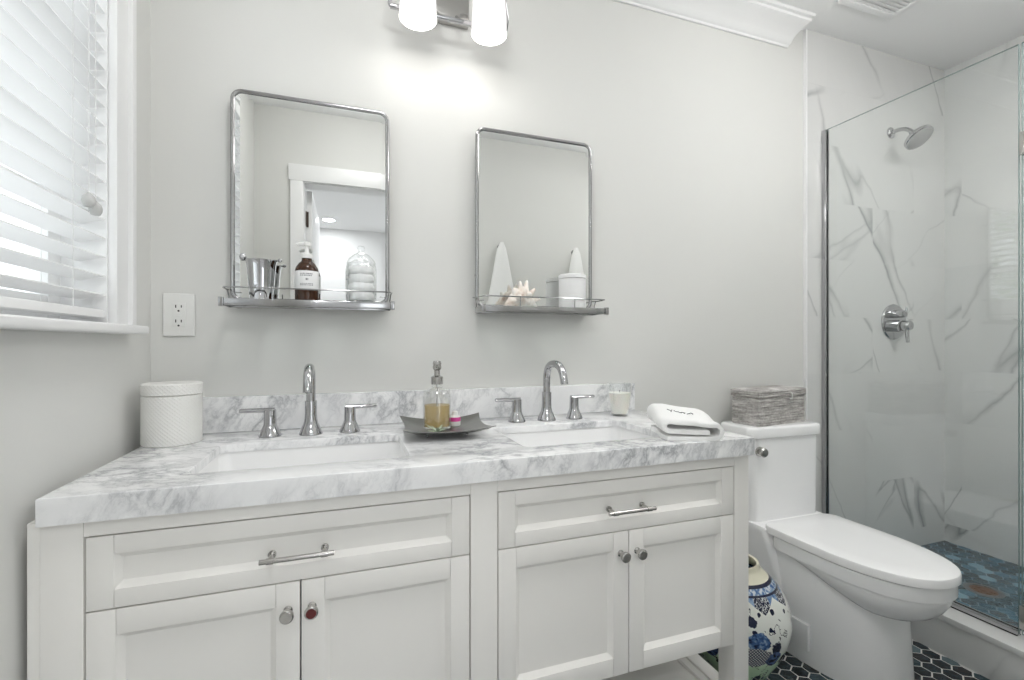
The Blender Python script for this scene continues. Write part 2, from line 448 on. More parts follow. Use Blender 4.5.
def copy_tree(o, parent=None):
    c = o.copy(); COL.objects.link(c)
    if parent: c.parent = parent
    for ch in list(o.children): copy_tree(ch, c)
    return c

# ================================================================== ROOM SHELL
T = 0.12
bm = B()   # left wall around the window
box(bm, XL-T, XL, YF-T, WY0, 0, ZC); box(bm, XL-T, XL, WY1, YB+T, 0, ZC)
box(bm, XL-T, XL, WY0, WY1, 0, WZ0-0.02); box(bm, XL-T, XL, WY0, WY1, WZ1, ZC)
struct('wall_left', bm, M_wall)
bm = B(); box(bm, XL, 1.981, YB, YB+T, 0, ZC); struct('wall_back', bm, M_wall)
bm = B(); box(bm, 1.989, XR, YB-0.011, YB+T, 0, ZC); struct('wall_shower', bm, M_tileX)
bm = B(); box(bm, XR, XR+T, YF-T, YB+T, 0, ZC); struct('wall_right', bm, M_tileY)
bm = B()
box(bm, XL, DX0-0.02, YF-T, YF, 0, ZC); box(bm, DX1+0.02, XR, YF-T, YF, 0, ZC); box(bm, DX0-0.02, DX1+0.02, YF-T, YF, DZ+0.02, ZC)
struct('wall_front', bm, M_wall)
bm = B(); box(bm, XL-T, XR+T, YF-T, YB+T, ZC, ZC+0.1); struct('ceiling', bm, M_ceil)
bm = B(); box(bm, 1.979, 1.989, YB-0.013, YB+0.01, 0, ZC, 0.001); struct('trim_2', bm, M_trim, smooth=True)

def hexfield(bm, x0, x1, y0, y1, z, W, th=0.0032, gap=0.0045, skip=None):
    # regular hexagon mosaic, corners pointing along y; tiles cut at the borders
    R = W/math.sqrt(3); Rg = (W-gap)/math.sqrt(3)
    for i in range(int((y1-y0)/(1.5*R))+2):
        for k in range(int((x1-x0)/W)+2):
            cx = x0+k*W+(W/2 if i % 2 else 0); cyy = y0+i*1.5*R
            if skip and skip(cx, cyy): continue
            pts = [(min(max(cx+Rg*math.cos(PI/2+q*PI/3), x0), x1), min(max(cyy+Rg*math.sin(PI/2+q*PI/3), y0), y1)) for q in range(6)]
            ar = abs(sum(pts[q][0]*pts[(q+1) % 6][1]-pts[(q+1) % 6][0]*pts[q][1] for q in range(6)))/2
            if ar < 0.2*W*W: continue
            top = [bm.verts.new((a, b, z+th)) for a, b in pts]; bot = [bm.verts.new((a, b, z)) for a, b in pts]
            bm.faces.new(top).material_index = 1
            for q in range(6):
                bm.faces.new((bot[q], bot[(q+1) % 6], top[(q+1) % 6], top[q])).material_index = 1
bm = B(); box(bm, XL-T, 2.0, YF-T, YB, -0.08, -0.0006)
hexfield(bm, 0.95, 2.0, YF, YB, -0.003, 0.052)
hexfield(bm, XL, 0.95-0.0, 0.55, YB, -0.003, 0.052)
struct('floor', bm, [M_grout, M_hexb])
SZ = 0.068
DRX, DRY = 2.53, 1.21
bm = B(); box(bm, 2.13, XR, YF, YB-0.011, -0.08, SZ-0.0006)
hexfield(bm, 2.13, XR, YF, YB-0.011, SZ-0.003, 0.052, skip=lambda x, y: (x-DRX)**2+(y-DRY)**2 < 0.064**2)
struct('floor_shower', bm, [plain('teal_grout', (0.15, 0.21, 0.24), 0.7), M_hexs])
bm = B(); box(bm, 2.0, 2.13, YF, YB-0.012, -0.08, 0.125, 0.001); box(bm, 1.994, 2.136, YF, YB-0.012, 0.125, 0.145, 0.002)
struct('trim_3', bm, M_tileY, smooth=True, label='pale marble shower curb')

# crown moulding with its cut end
prof = [(0.0, -0.105), (0.008, -0.105), (0.010, -0.096), (0.018, -0.09), (0.026, -0.072), (0.040, -0.055), (0.058, -0.040), (0.074, -0.030),
        (0.084, -0.024), (0.086, -0.014), (0.096, -0.010), (0.100, 0.0), (0.0, 0.0)]
bm = B()
loft(bm, [[(XL, YB-a, ZC+b) for a, b in prof], [(1.872+0.62*a, YB-a, ZC+b) for a, b in prof]])
o = struct('trim_1', bm, M_trim, smooth=True, label='white crown moulding ending short of the shower')
# baseboards
bm = B(); box(bm, 1.065, 1.979, YB-0.014, YB, 0, 0.11, 0.003); struct('baseboard_back', bm, M_trim, smooth=True)
bm = B(); box(bm, XL, XL+0.014, YF+0.03, 0.99, 0, 0.11, 0.003); struct('baseboard_left', bm, M_trim, smooth=True)

# ------------------------------------------------------------------ window
win = bpy.data.objects.new('window_1', None); COL.objects.link(win); win['kind'] = 'structure'
bm = B()
CW = 0.092; xo = XL+0.02
def casing(bm, y0, y1, z0, z1, horiz=False):
    box(bm, XL, XL+0.014, y0, y1, z0, z1, 0.002)
casing(bm, WY1, WY1+CW, WZ0, WZ1+CW); casing(bm, WY0-CW, WY0, WZ0, WZ1+CW); casing(bm, WY0, WY1, WZ1, WZ1+CW)
box(bm, XL+.0003, XL+0.024, WY1+CW-0.022, WY1+CW+.001, WZ0+.0005, WZ1+CW-.001, 0.003); box(bm, XL+.0003, XL+0.024, WY0-CW-.001, WY0-CW+0.022, WZ0+.0005, WZ1+CW-.001, 0.003)
box(bm, XL+.0006, XL+0.0245, WY0-CW-.002, WY1+CW+.002, WZ1+CW-0.022, WZ1+CW+.001, 0.003)
box(bm, XL+.002, XL+0.019, WY1-0.002, WY1+0.012, WZ0+.001, WZ1+.012, 0.003)
obj('window_casing', bm, M_trim, win)
bm = B(); box(bm, XL-0.001, XL+0.050, WY0-CW-0.03, WY1+CW+0.004, WZ0-0.021, WZ0, 0.006, 3); box(bm, XL-T, XL, WY0, WY1, WZ0-0.021, WZ0)
obj('window_sill', bm, M_trim, win)
bm = B(); box(bm, XL-T, XL+0.001, WY1-0.004, WY1, WZ0, WZ1); box(bm, XL-T, XL+0.001, WY0, WY0+0.004, WZ0, WZ1); box(bm, XL-T, XL+0.001, WY0+.004, WY1-.004, WZ1-0.004, WZ1)
obj('window_jamb', bm, M_trim, win)
bm = B(); fx0, fx1 = XL-T, XL-T+0.035
for a, b, c, d in ((WY0, WY0+0.05, WZ0, WZ1), (WY1-0.05, WY1, WZ0, WZ1), (WY0+.05, WY1-.05, WZ0, WZ0+0.06), (WY0+.05, WY1-.05, WZ1-0.05, WZ1),
                   (WY0+.05, WY1-.05, 1.66, 1.70)):
    box(bm, fx0, fx1, a, b, c, d, 0.003)
for k in (1, 2):
    yy = WY0+0.05+(WY1-WY0-0.1)*k/3
    box(bm, fx0+0.008, fx1-0.008, yy-0.008, yy+0.008, WZ0+0.06, WZ1-0.05)
for zz in (1.44, 1.95): box(bm, fx0+0.008, fx1-0.008, WY0+0.05, WY1-0.05, zz-0.008, zz+0.008)
obj('window_frame', bm, M_trim, win)
bm = B(); box(bm, fx0+0.014, fx0+0.019, WY0+0.04, WY1-0.04, WZ0+0.05, WZ1-0.04); obj('window_pane', bm, M_pane, win)

# ------------------------------------------------------------------ doorway behind the camera
door = bpy.data.objects.new('door_1', None); COL.objects.link(door); door['kind'] = 'structure'
bm = B()
for s in (1, -1):
    ya, yb = (YF, YF+0.018) if s > 0 else (YF-T-0.018, YF-T)
    box(bm, DX0-0.078, DX0-0.006, ya, yb, 0, DZ+0.006, 0.003); box(bm, DX1+0.006, DX1+0.078, ya, yb, 0, DZ+0.006, 0.003)
    box(bm, DX0-0.088, DX1+0.088, ya, yb, DZ+0.006, DZ+0.108, 0.003)
obj('door_casing', bm, M_trim, door)
bm = B(); box(bm, DX0-0.02, DX0, YF-T, YF, 0, DZ); box(bm, DX1, DX1+0.02, YF-T, YF, 0, DZ); box(bm, DX0-.02, DX1+.02, YF-T, YF, DZ, DZ+0.02)
obj('door_jamb', bm, M_trim, door)
bm = B(); box(bm, DX0+0.002, DX0+0.037, YF-T-0.87, YF-T-0.012, 0.01, DZ-0.01, 0.002)
obj('door_leaf', bm, M_trim, door)
for zz in (0.25, 1.05, 1.86):
    bm = B(); box(bm, DX0+0.0005, DX0+0.006, YF-T-0.012, YF-T+0.03, zz, zz+0.09); lathe(bm, [(0.007, zz-.004), (0.007, zz+0.094)], 12, (DX0+0.009, YF-T-0.004, 0))
    obj('door_hinge', bm, M_bronze, door)

# ------------------------------------------------------------------ hall beyond the door
HX0, HX1 = -2.6, 2.6
bm = B(); box(bm, HX0, HX1, HY, YF-T, -0.08, 0); struct('floor_hall', bm, M_wood)
bm = B(); box(bm, HX0-T, HX1+T, HY-T, YF-T, ZC, ZC+0.1); struct('ceiling_hall', bm, M_ceil)
bm = B(); box(bm, HX0-T, HX0, HY-T, YF-T, -0.08, ZC); struct('wall_hall_left', bm, M_ceil)
bm = B(); box(bm, HX1, HX1+T, HY-T, YF-T, -0.08, ZC); struct('wall_hall_right', bm, M_ceil)
bm = B(); box(bm, HX0, XL-T, YF-T-.1, YF-T, -0.08, ZC); struct('wall_hall_front', bm, M_ceil)
bm = B()
xs = [HX0] + [v for p in ADDED_HALLWIN for v in p] + [HX1]
for a, b in ((HX0, ADDED_HALLWIN[0][0]), (ADDED_HALLWIN[0][1], ADDED_HALLWIN[1][0]), (ADDED_HALLWIN[1][1], HX1)): box(bm, a, b, HY-T, HY, -0.08, ZC)
for a, b in ADDED_HALLWIN: box(bm, a, b, HY-T, HY, -0.08, 0.55); box(bm, a, b, HY-T, HY, 2.25, ZC)
struct('wall_hall_back', bm, M_ceil)
for i, (a, b) in enumerate(ADDED_HALLWIN):
    wn = bpy.data.objects.new('window_%d' % (i+2), None); COL.objects.link(wn); wn['kind'] = 'structure'  # frames of the added hall windows
    bm = B()
    for x0, x1, z0, z1 in ((a, a+.05, .55, 2.25), (b-.05, b, .55, 2.25), (a+.05, b-.05, .55, .6), (a+.05, b-.05, 2.2, 2.25), ((a+b)/2-.02, (a+b)/2+.02, .6, 2.2)):
        box(bm, x0, x1, HY-0.08, HY-0.03, z0, z1, 0.003)
    obj('window_frame', bm, M_trim, wn)
M_down2 = emitter('lit_hall_downlight', (0.96, 0.98, 1.0), 75.0)
def downlight(x, y, label, em=None):  # one hall light shows in the left mirror; the others are added fill
    t = thing('recessed_or_fill_light', label, 'light', (x, y, ZC))
    bm = B(); lathe(bm, [(0.062, 0.0), (0.085, 0.0), (0.085, -0.004), (0.066, -0.007), (0.062, -0.004)], 32, cap0=False, cap1=False)
    obj('trim_ring', bm, M_trim, t)
    bm = B(); lathe(bm, [(0.0, -0.0035), (0.0625, -0.0035)], 32, cap0=False, cap1=False); obj('lens', bm, em or M_down2, t)
downlight(-0.2, -2.75, 'recessed ceiling light of the hall, seen in the left mirror')
downlight(-1.7, -1.6, 'added recessed fill light of the hall, left of the doorway')
downlight(1.5, -1.6, 'added recessed fill light of the hall, right of the doorway')
downlight(0.2, -1.2, 'added recessed fill light of the hall, just outside the doorway')
def fill_globe(x, y, z, label):  # unseen hanging lamp added to fill the room with soft light
    t = thing('added_fill_lamp', label, 'lamp', (x, y, ZC))
    bm = B(); lathe(bm, [(0.0, -0.0003), (0.065, -0.0003), (0.065, -0.012), (0.012, -0.022), (0.009, -0.03), (0.009, z-ZC+0.085), (0.03, z-ZC+0.083), (0.03, z-ZC+0.070)], 28, cap1=False); obj('stem', bm, M_nickel, t)
    bm = B(); lathe(bm, [(0.17*math.sin(PI*k/16), z-ZC-0.075*math.cos(PI*k/16)) for k in range(17)], 40); obj('fill_globe_shade', bm, M_dome, t)
downlight(2.42, 0.42, 'added unseen fill light over the shower floor', M_down)  # added to brighten the shower from out of view
fill_globe(1.58, 0.76, 2.33, 'added unseen opal fill lamp hanging from the ceiling before the toilet')
def fill_dome(x, y, label):  # unseen flush lamp added as soft fill over the vanity
    t = thing('added_fill_lamp', label, 'lamp', (x, y, ZC))
    bm = B(); lathe(bm, [(0.0, -0.0003), (0.18, -0.0003), (0.185, -0.005), (0.185, -0.016), (0.0, -0.016)], 40); obj('fill_dome_base', bm, M_trim, t)
    bm = B(); lathe(bm, [(0.175, -0.0165), (0.178, -0.05), (0.165, -0.08), (0.125, -0.103), (0.07, -0.115), (0.0, -0.118)], 40, cap0=False); obj('fill_dome_shade', bm, M_dome2, t)
fill_dome(0.12, 0.62, 'added unseen flush fill lamp over the floor in front of the left sink')

# ================================================================== VANITY
van = thing('bathroom_vanity', 'off-white double bathroom vanity with shaker doors under the marble countertop', 'vanity', (0.28, 1.30, 0))
OX, OY = 0.28, 1.30
def lb(bm, x0, x1, y0, y1, z0, z1, bev=0.0015, mi=0): box(bm, x0-OX, x1-OX, y0-OY, y1-OY, z0, z1, bev, 2, mi)
VF = 1.022
LEGS = ((-0.494, -0.4345), (0.261, 0.324), (1.0105, 1.061))
bm = B()

for a, b in ((LEGS[0][1]+0.0004, LEGS[1][0]-0.0004), (LEGS[1][1]+0.0004, LEGS[2][0]-0.0004)): lb(bm, a, b, VF+0.0006, VF+0.023, 0.771, 0.80, 0.0)   # top rails
lb(bm, LEGS[0][0], LEGS[0][0]+0.018, VF+0.06, 1.53, 0.27, 0.80, 0); lb(bm, LEGS[2][1]-0.018, LEGS[2][1]-0.001, VF+0.06, 1.53, 0.27, 0.80, 0)
lb(bm, LEGS[0][0], LEGS[-1][1]-0.001, VF+0.03, 1.58, 0.272, 0.29, 0)
lb(bm, LEGS[0][0], LEGS[-1][1]-0.001, 1.56, 1.58, 0.272, 0.80, 0)
obj('cabinet_body', bm, M_cab, van)
bm = B()
for a, b in ((LEGS[0][1], LEGS[1][0]), (LEGS[1][1], LEGS[2][0])): lb(bm, a, b, VF+0.0235, VF+0.028, 0.291, 0.770, 0)
obj('gap_shade_panel', bm, M_gap, van)  # dark sheet behind the fronts, painting in the shade of the door gaps
for i, (a, b) in enumerate(LEGS):
    for (ya, yb) in (((VF, VF+0.06), (1.53, 1.58)) if i != 1 else ((VF, VF+0.06),)):
        bm = B(); lb(bm, a, b, ya, yb, 0.0, 0.80, 0.0015); obj('leg', bm, M_cab, van)
bm = B(); lb(bm, -0.512, -0.4945, VF+0.002, VF+0.03, 0, 0.803, 0.001); obj('filler_strip', bm, M_cab, van)
bm = B(); lb(bm, LEGS[0][0]+0.01, 0.985, VF+0.05, 1.56, 0.085, 0.108, 0.001); obj('lower_shelf', bm, M_cab, van)
bm = B(); lb(bm, 0.985, 1.008, VF+0.05, 1.56, 0.085, 0.118, 0.002); lb(bm, 1.012, 1.055, VF+0.06, 1.53, 0.07, 0.120, 0.002)
obj('shelf_rail', bm, M_cab, van)

def shaker(x0, x1, z0, z1, fw=0.043, rw=0.043, ch=0.011):
    # framed front: stiles run full height, chamfered step to a recessed panel
    bm = B(); y = VF+0.001; yt = y+0.02
    lb(bm, x0, x0+fw, y, yt, z0, z1, 0.001); lb(bm, x1-fw, x1, y, yt, z0, z1, 0.001)
    g = 0.0006
    lb(bm, x0+fw+g, x1-fw-g, y+0.0004, yt, z1-rw, z1, 0.0008); lb(bm, x0+fw+g, x1-fw-g, y+0.0004, yt, z0, z0+rw, 0.0008)
    a = [(x0+fw, z0+rw), (x1-fw, z0+rw), (x1-fw, z1-rw), (x0+fw, z1-rw)]
    b = [(x0+fw+ch, z0+rw+ch), (x1-fw-ch, z0+rw+ch), (x1-fw-ch, z1-rw-ch), (x0+fw+ch, z1-rw-ch)]
    A = [bm.verts.new((px-OX, y+0.0025-OY, pz)) for px, pz in a]; Bv = [bm.verts.new((px-OX, y+0.0115-OY, pz)) for px, pz in b]
    for i in range(4): bm.faces.new((A[i], A[(i+1) % 4], Bv[(i+1) % 4], Bv[i]))
    bm.faces.new(Bv)
    return bm
def pull(cx, cz, L, parent):
    bm = B(); y = VF-0.032
    tube(bm, [(cx-L/2-OX, y-OY, cz), (cx+L/2-OX, y-OY, cz)], 0.0048, 16)
    for s in (-1, 1):
        px = cx+s*(L/2-0.018)-OX
        tube(bm, [(px, y-OY, cz), (px, VF+0.002-OY, cz)], 0.0042, 14); tube(bm, [(px, VF-0.003-OY, cz), (px, VF+0.002-OY, cz)], 0.0075, 18)
        tube(bm, [(px-0.006, y-OY, cz), (px+0.006, y-OY, cz)], 0.0060, 16)
    obj('handle', bm, M_nickel, parent)
def knob(cx, cz, parent, red=False):
    bm = B(); R = Matrix.Rotation(PI/2, 3, 'X')
    lathe(bm, [(0.0085, 0), (0.0085, 0.002), (0.0055, 0.005), (0.005, 0.014), (0.009, 0.018), (0.0125, 0.021), (0.0132, 0.025), (0.0125, 0.0285), (0.0105, 0.030)], 24,
          (cx-OX, VF+0.0015-OY, cz), rot=R)
    k = obj('knob', bm, M_nickel, parent)
    if red:
        bm = B(); lathe(bm, [(0.0, 0.0308), (0.0095, 0.0306), (0.0098, 0.0298)], 24, (cx-OX, VF+0.0015-OY, cz), rot=R, cap1=False)
        obj('knob_face', bm, M_red, k)['label'] = 'dark red knob face'
d = obj('drawer', shaker(-0.4315, 0.2585, 0.6385, 0.768, 0.040, 0.033), M_cab, van); pull(-0.090, 0.697, 0.132, d)
d = obj('drawer', shaker(0.3265, 1.0080, 0.6385, 0.768, 0.040, 0.033), M_cab, van); pull(0.662, 0.697, 0.132, d)
for x0, x1, kx, red in ((-0.4315, -0.0885, -0.110, False), (-0.0855, 0.2585, -0.066, True), (0.3265, 0.6705, 0.648, False), (0.6735, 1.0080, 0.696, False)):
    d = obj('door', shaker(x0, x1, 0.277, 0.6355, 0.043, 0.045), M_cab, van); knob(kx, 0.582, d, red)

# ------------------------------------------------------------------ countertop with two sink openings
CX0, CX1, CY0, CY1, CZ0, CZ1 = -0.4925, 1.067, 1.007, 1.594, 0.8005, 0.848
SINKS = ((-0.083, 1.245, 0.222, 0.142), (0.645, 1.245, 0.222, 0.142))
ct = thing('countertop', 'grey-veined white marble countertop slab on the vanity', 'countertop', (0.28, 1.30, CZ0))
bm = B()
def edgeloop(bm, pts, z):
    vs = [bm.verts.new((x-OX, y-OY, z)) for x, y in pts]
    return [bm.edges.new((vs[i], vs[(i+1) % len(vs)])) for i in range(len(vs))]
es = edgeloop(bm, [(CX0, CY0), (CX1, CY0), (CX1, CY1), (CX0, CY1)], CZ1-CZ0)
for sx, sy, hw, hh in SINKS: es += edgeloop(bm, rrect(sx, sy, hw, hh, 0.022), CZ1-CZ0)
r = bmesh.ops.triangle_fill(bm, use_beauty=True, use_dissolve=False, edges=es)
fs = [f for f in bm.faces]
ex = bmesh.ops.extrude_face_region(bm, geom=fs)
vs = [v for v in ex['geom'] if isinstance(v, bmesh.types.BMVert)]
bmesh.ops.translate(bm, verts=vs, vec=(0, 0, -0.020))
tz = CZ1-CZ0
rim = [e for e in bm.edges if all(abs(v.co.z-tz) < 1e-6 for v in e.verts) and any(abs(f.normal.z) < 0.3 or abs(f.calc_center_median().z-tz) > 1e-4 for f in e.link_faces)]
bmesh.ops.bevel(bm, geom=rim, offset=0.0025, segments=3, profile=0.5, affect='EDGES')
x0_, x1_, y0_, y1_ = CX0-OX, CX1-OX, CY0-OY, CY1-OY
box(bm, x0_, x1_, y0_, y0_+0.022, 0, tz-0.020); box(bm, x0_, x0_+0.022, y0_+0.022, y1_, 0, tz-0.020); box(bm, x1_-0.022, x1_, y0_+0.022, y1_, 0, tz-0.020)
obj('slab', bm, M_marble, ct, ang=30)
bm = B(); box(bm, CX0, 1.062, 1.5745, 1.5945, CZ1+0.0003, 0.952, 0.0015); tag(obj('backsplash', bm, M_marble), 'grey-veined marble backsplash strip along the wall behind the two faucets', 'backsplash')

def make_sink(cx, cyy, hw, hh, label):
    t = thing('sink', label, 'sink', (cx, cyy, 0.70), group='undermount sinks')
    bm = B(); lo = []
    for e, z, r in ((0.022, 0.1275, 0.03), (0.004, 0.1275, 0.024), (0.002, 0.118, 0.026), (-0.004, 0.03, 0.04), (-0.012, 0.012, 0.05), (-0.03, 0.003, 0.05), (-0.075, 0.0, 0.04)):
        lo.append([(x, y, z) for x, y in rrect(0, 0, hw+e, hh+e, r, 8)])
    loft(bm, lo, cap0=False); 
    lo2 = [[(x, y, z) for x, y in rrect(0, 0, hw+e, hh+e, 0.05, 8)] for e, z in ((0.022, 0.1275), (0.012, 0.05), (0.0, -0.006), (-0.07, -0.012))]
    loft(bm, lo2, cap0=False)
    obj('basin', bm, M_sink, t)
    bm = B(); lathe(bm, [(0.0, 0.004), (0.018, 0.004), (0.020, 0.0055), (0.028, 0.0052), (0.030, 0.0004)], 28); obj('drain', bm, M_chrome, t)
make_sink(*SINKS[0], 'white rectangular sink set in the counter below the left mirror')
make_sink(*SINKS[1], 'white rectangular sink set in the counter below the right mirror')

# ------------------------------------------------------------------ faucets
def bez(p0, p1, p2, p3, n=14):
    out = []
    for i in range(n+1):
        t = i/n; out.append(tuple((1-t)**3*a+3*(1-t)**2*t*b+3*(1-t)*t*t*c+t**3*d for a, b, c, d in zip(p0, p1, p2, p3)))
    return out
def make_faucet(x, label, turn=0.0):
    t = thing('faucet', label, 'faucet', (x, 1.468, CZ1), group='chrome widespread faucets')
    bm = B()
    lathe(bm, [(0.0315, 0), (0.0315, 0.004), (0.030, 0.008), (0.0265, 0.018), (0.0195, 0.032), (0.0170, 0.045), (0.0162, 0.06), (0.0162, 0.094), (0.0158, 0.096)], 32)
    obj('spout_base', bm, M_chrome, t)
    bm = B()
    pts = [(0, 0, 0.09), (0, 0, 0.115)]+bez((0, 0, 0.13), (0, 0, 0.185), (0, -0.025, 0.193), (0, -0.055, 0.193))+bez((0, -0.055, 0.193), (0, -0.085, 0.193), (0, -0.108, 0.178), (0, -0.116, 0.130))[1:]
    tube(bm, pts, 0.0125, 18)
    xform(bm, Matrix.Rotation(turn, 4, 'Z'))
    sp = obj('spout', bm, M_chrome, t)
    for s in (-1, 1):
        bm = B(); c = (s*0.106, 0.004, 0)
        lathe(bm, [(0.029, 0), (0.029, 0.004), (0.027, 0.009), (0.023, 0.019), (0.018, 0.030), (0.0165, 0.036), (0.0158, 0.060), (0.0158, 0.073), (0.014, 0.075)], 28, c)
        h = obj('handle', bm, M_chrome, t)
        bm = B(); x0, x1 = s*0.106, s*0.106+s*0.076
        tube(bm, [(x0-s*0.012, 0.004, 0.0735), (x0+s*0.03, 0.004, 0.0738), (x1-s*0.004, 0.002, 0.0745), (x1, 0.002, 0.0745)], [0.0100, 0.0092, 0.0086, 0.0065], 14, flat=0.7)
        obj('lever', bm, M_chrome, h)
make_faucet(-0.098, 'chrome faucet with two lever handles behind the sink below the left mirror')
make_faucet(0.640, 'chrome faucet with curved spout behind the sink below the right mirror', 0.10)

# ================================================================== MIRRORS
MW, MH, MZ0 = 0.219, 0.612, 1.237
def make_mirror(cx, label):
    t = thing('wall_mirror', label, 'mirror', (cx, YB, 1.213), group='chrome mirrors with shelf')
    z0, z1 = MZ0-1.213, MZ0-1.213+MH
    R = 0.0065
    bm = B()
    tube(bm, [(x, -0.030, z) for x, z in rrect(0, (z0+z1)/2, MW, MH/2, 0.026, 8)], R, 14, closed=True)
    for s in (-1, 1):
        for zz in (z0+0.11, z1-0.09): tube(bm, [(s*(MW-0.004), -0.030, zz), (s*(MW-0.004), -0.0005, zz)], 0.005, 12)
    obj('frame', bm, M_dkchrome, t)
    bm = B(); yo = -0.031; e = 0.014
    a = [(x, yo+0.0004, z) for x, z in rrect(0, (z0+z1)/2, MW-0.005, MH/2-0.005, 0.022, 6)]
    b = [(x, yo, z) for x, z in rrect(0, (z0+z1)/2, MW-0.005-e, MH/2-0.005-e, 0.010, 6)]
    k = [(x, yo+0.006, z) for x, z in rrect(0, (z0+z1)/2, MW-0.005, MH/2-0.005, 0.022, 6)]
    loft(bm, [k, a, b]); obj('mirror_glass', bm, M_mirror, t, ang=0.5)
    # shelf
    HWD = 0.2255; yf = 1.457-YB; yb = -0.036
    sh = B(); zb, zt = 0.0, 0.0195
    box(sh, -HWD, HWD, yf, yf+0.004, zb, zt, 0.001)
    for s in (-1, 1): box(sh, s*HWD-0.002, s*HWD+0.002, yf+0.004, yb, zb, zt, 0.0008)
    box(sh, -HWD, HWD, yb-0.004, yb, zb, zt, 0.001)
    for s in (-1, 1): box(sh, s*HWD-0.006, s*HWD+0.006, yf-0.004, yf+0.010, zb-0.003, zt+0.003, 0.0015)
    for s in (-1, 1): box(sh, s*(MW-0.012)-0.006, s*(MW-0.012)+0.006, yb-0.002, -0.0005, zb, zt-0.002, 0.001)
    sf = obj('shelf_frame', sh, M_dkchrome, t)
    bm = B(); box(bm, -HWD+0.003, HWD-0.003, yf+0.0045, yb-0.0045, zt-0.0075, zt-0.0005, 0.0006); obj('shelf_glass', bm, M_shelf, t)
    bm = B(); zr = 0.050
    pts = [(-HWD-0.004, yb+0.02, zr+0.004), (-HWD-0.002, yb-0.02, zr), (-HWD, yf+0.025, zr), (-HWD+0.006, yf+0.006, zr), (-HWD+0.024, yf, zr), (0, yf, zr), (HWD-0.024, yf, zr),
           (HWD-0.006, yf+0.006, zr), (HWD, yf+0.025, zr), (HWD+0.002, yb-0.02, zr), (HWD+0.004, yb+0.02, zr+0.004)]
    tube(bm, pts, 0.0022, 8)
    for px in (-0.1, 0.1): tube(bm, [(px, yf+0.001, zt-0.006), (px, yf+0.001, zr)], 0.0018, 8)
    for s in (-1, 1): tube(bm, [(s*HWD, yb-0.012, zt-0.004), (s*HWD, yb-0.012, zt+0.012), (s*(HWD+0.002), yb-0.018, zr)], 0.002, 8)
    obj('guard_rail', bm, M_dkchrome, t)
    return t
make_mirror(-0.096, 'chrome-framed mirror with shelf holding the brown pump bottle')
make_mirror(0.641, 'chrome-framed mirror with shelf holding the conch shell')
SHZ = 1.213+0.0191

# things on the left mirror shelf
t = thing('metal_cup', 'polished silver cup with a knobbed rod across its rim, on mirror shelf', 'cup', (-0.232, 1.513, SHZ))
bm = B()
lathe(bm, [(0.0, 0.0), (0.031, 0.0), (0.032, 0.004), (0.0305, 0.008), (0.034, 0.05), (0.0375, 0.10), (0.0405, 0.112), (0.0415, 0.114), (0.0405, 0.1145), (0.037, 0.108), (0.034, 0.06), (0.029, 0.008), (0.0, 0.007)], 40)
c_ = obj('cup_body', bm, M_chrome, t)
bm = B(); tube(bm, [(-0.043, 0, 0.1165), (0.045, 0, 0.1165)], 0.0028, 10); ball(bm, (-0.047, 0, 0.1225), 0.0098, sz=1.15); ball(bm, (0.048, 0, 0.1175), 0.0055)
obj('rod', bm, M_chrome, t)

t = thing('pump_bottle', 'brown glass pump bottle with white label and white pump', 'bottle', (-0.112, 1.512, SHZ))
bm = B(); lathe(bm, [(0.0, 0.0), (0.029, 0.0), (0.0325, 0.003), (0.0325, 0.090), (0.030, 0.100), (0.022, 0.113), (0.0145, 0.119), (0.0135, 0.127), (0.0, 0.1275)], 36)
obj('bottle_body', bm, M_amber, t)
bm = B(); n = 40
for zz, mi in (((0.034, 0.088), 0),):
    lathe(bm, [(0.0328, zz[0]), (0.0330, zz[0]+.0005), (0.0330, zz[1]-.0005), (0.0328, zz[1])], n, cap0=False, cap1=False)
random.seed(3)
for row, (zc_, hh_) in enumerate(((0.079, 0.0016), (0.074, 0.0016), (0.063, 0.003), (0.050, 0.0012), (0.046, 0.0012))):
    a = -2.05
    while a < -1.05:
        st = random.uniform(0.05, 0.12)
        if row != 2 or -1.7 < a < -1.4:
            p = [bm.verts.new((0.03325*math.cos(q), 0.03325*math.sin(q), zq)) for q, zq in ((a, zc_-hh_), (a+st, zc_-hh_), (a+st, zc_+hh_), (a, zc_+hh_))]
            bm.faces.new(p).material_index = 1
        a += st+random.uniform(0.03, 0.07)
obj('label', bm, [M_label, M_ink], t)
bm = B(); lathe(bm, [(0.0155, 0.1272), (0.0158, 0.128), (0.0155, 0.140), (0.008, 0.143), (0.0055, 0.150), (0.0055, 0.163), (0.010, 0.165), (0.0105, 0.173), (0.008, 0.176)], 24)
tube(bm, [(0.004, 0, 0.1695), (-0.020, -0.003, 0.1695), (-0.028, -0.004, 0.166)], [0.006, 0.0048, 0.004], 12)
obj('pump', bm, M_plast, t)

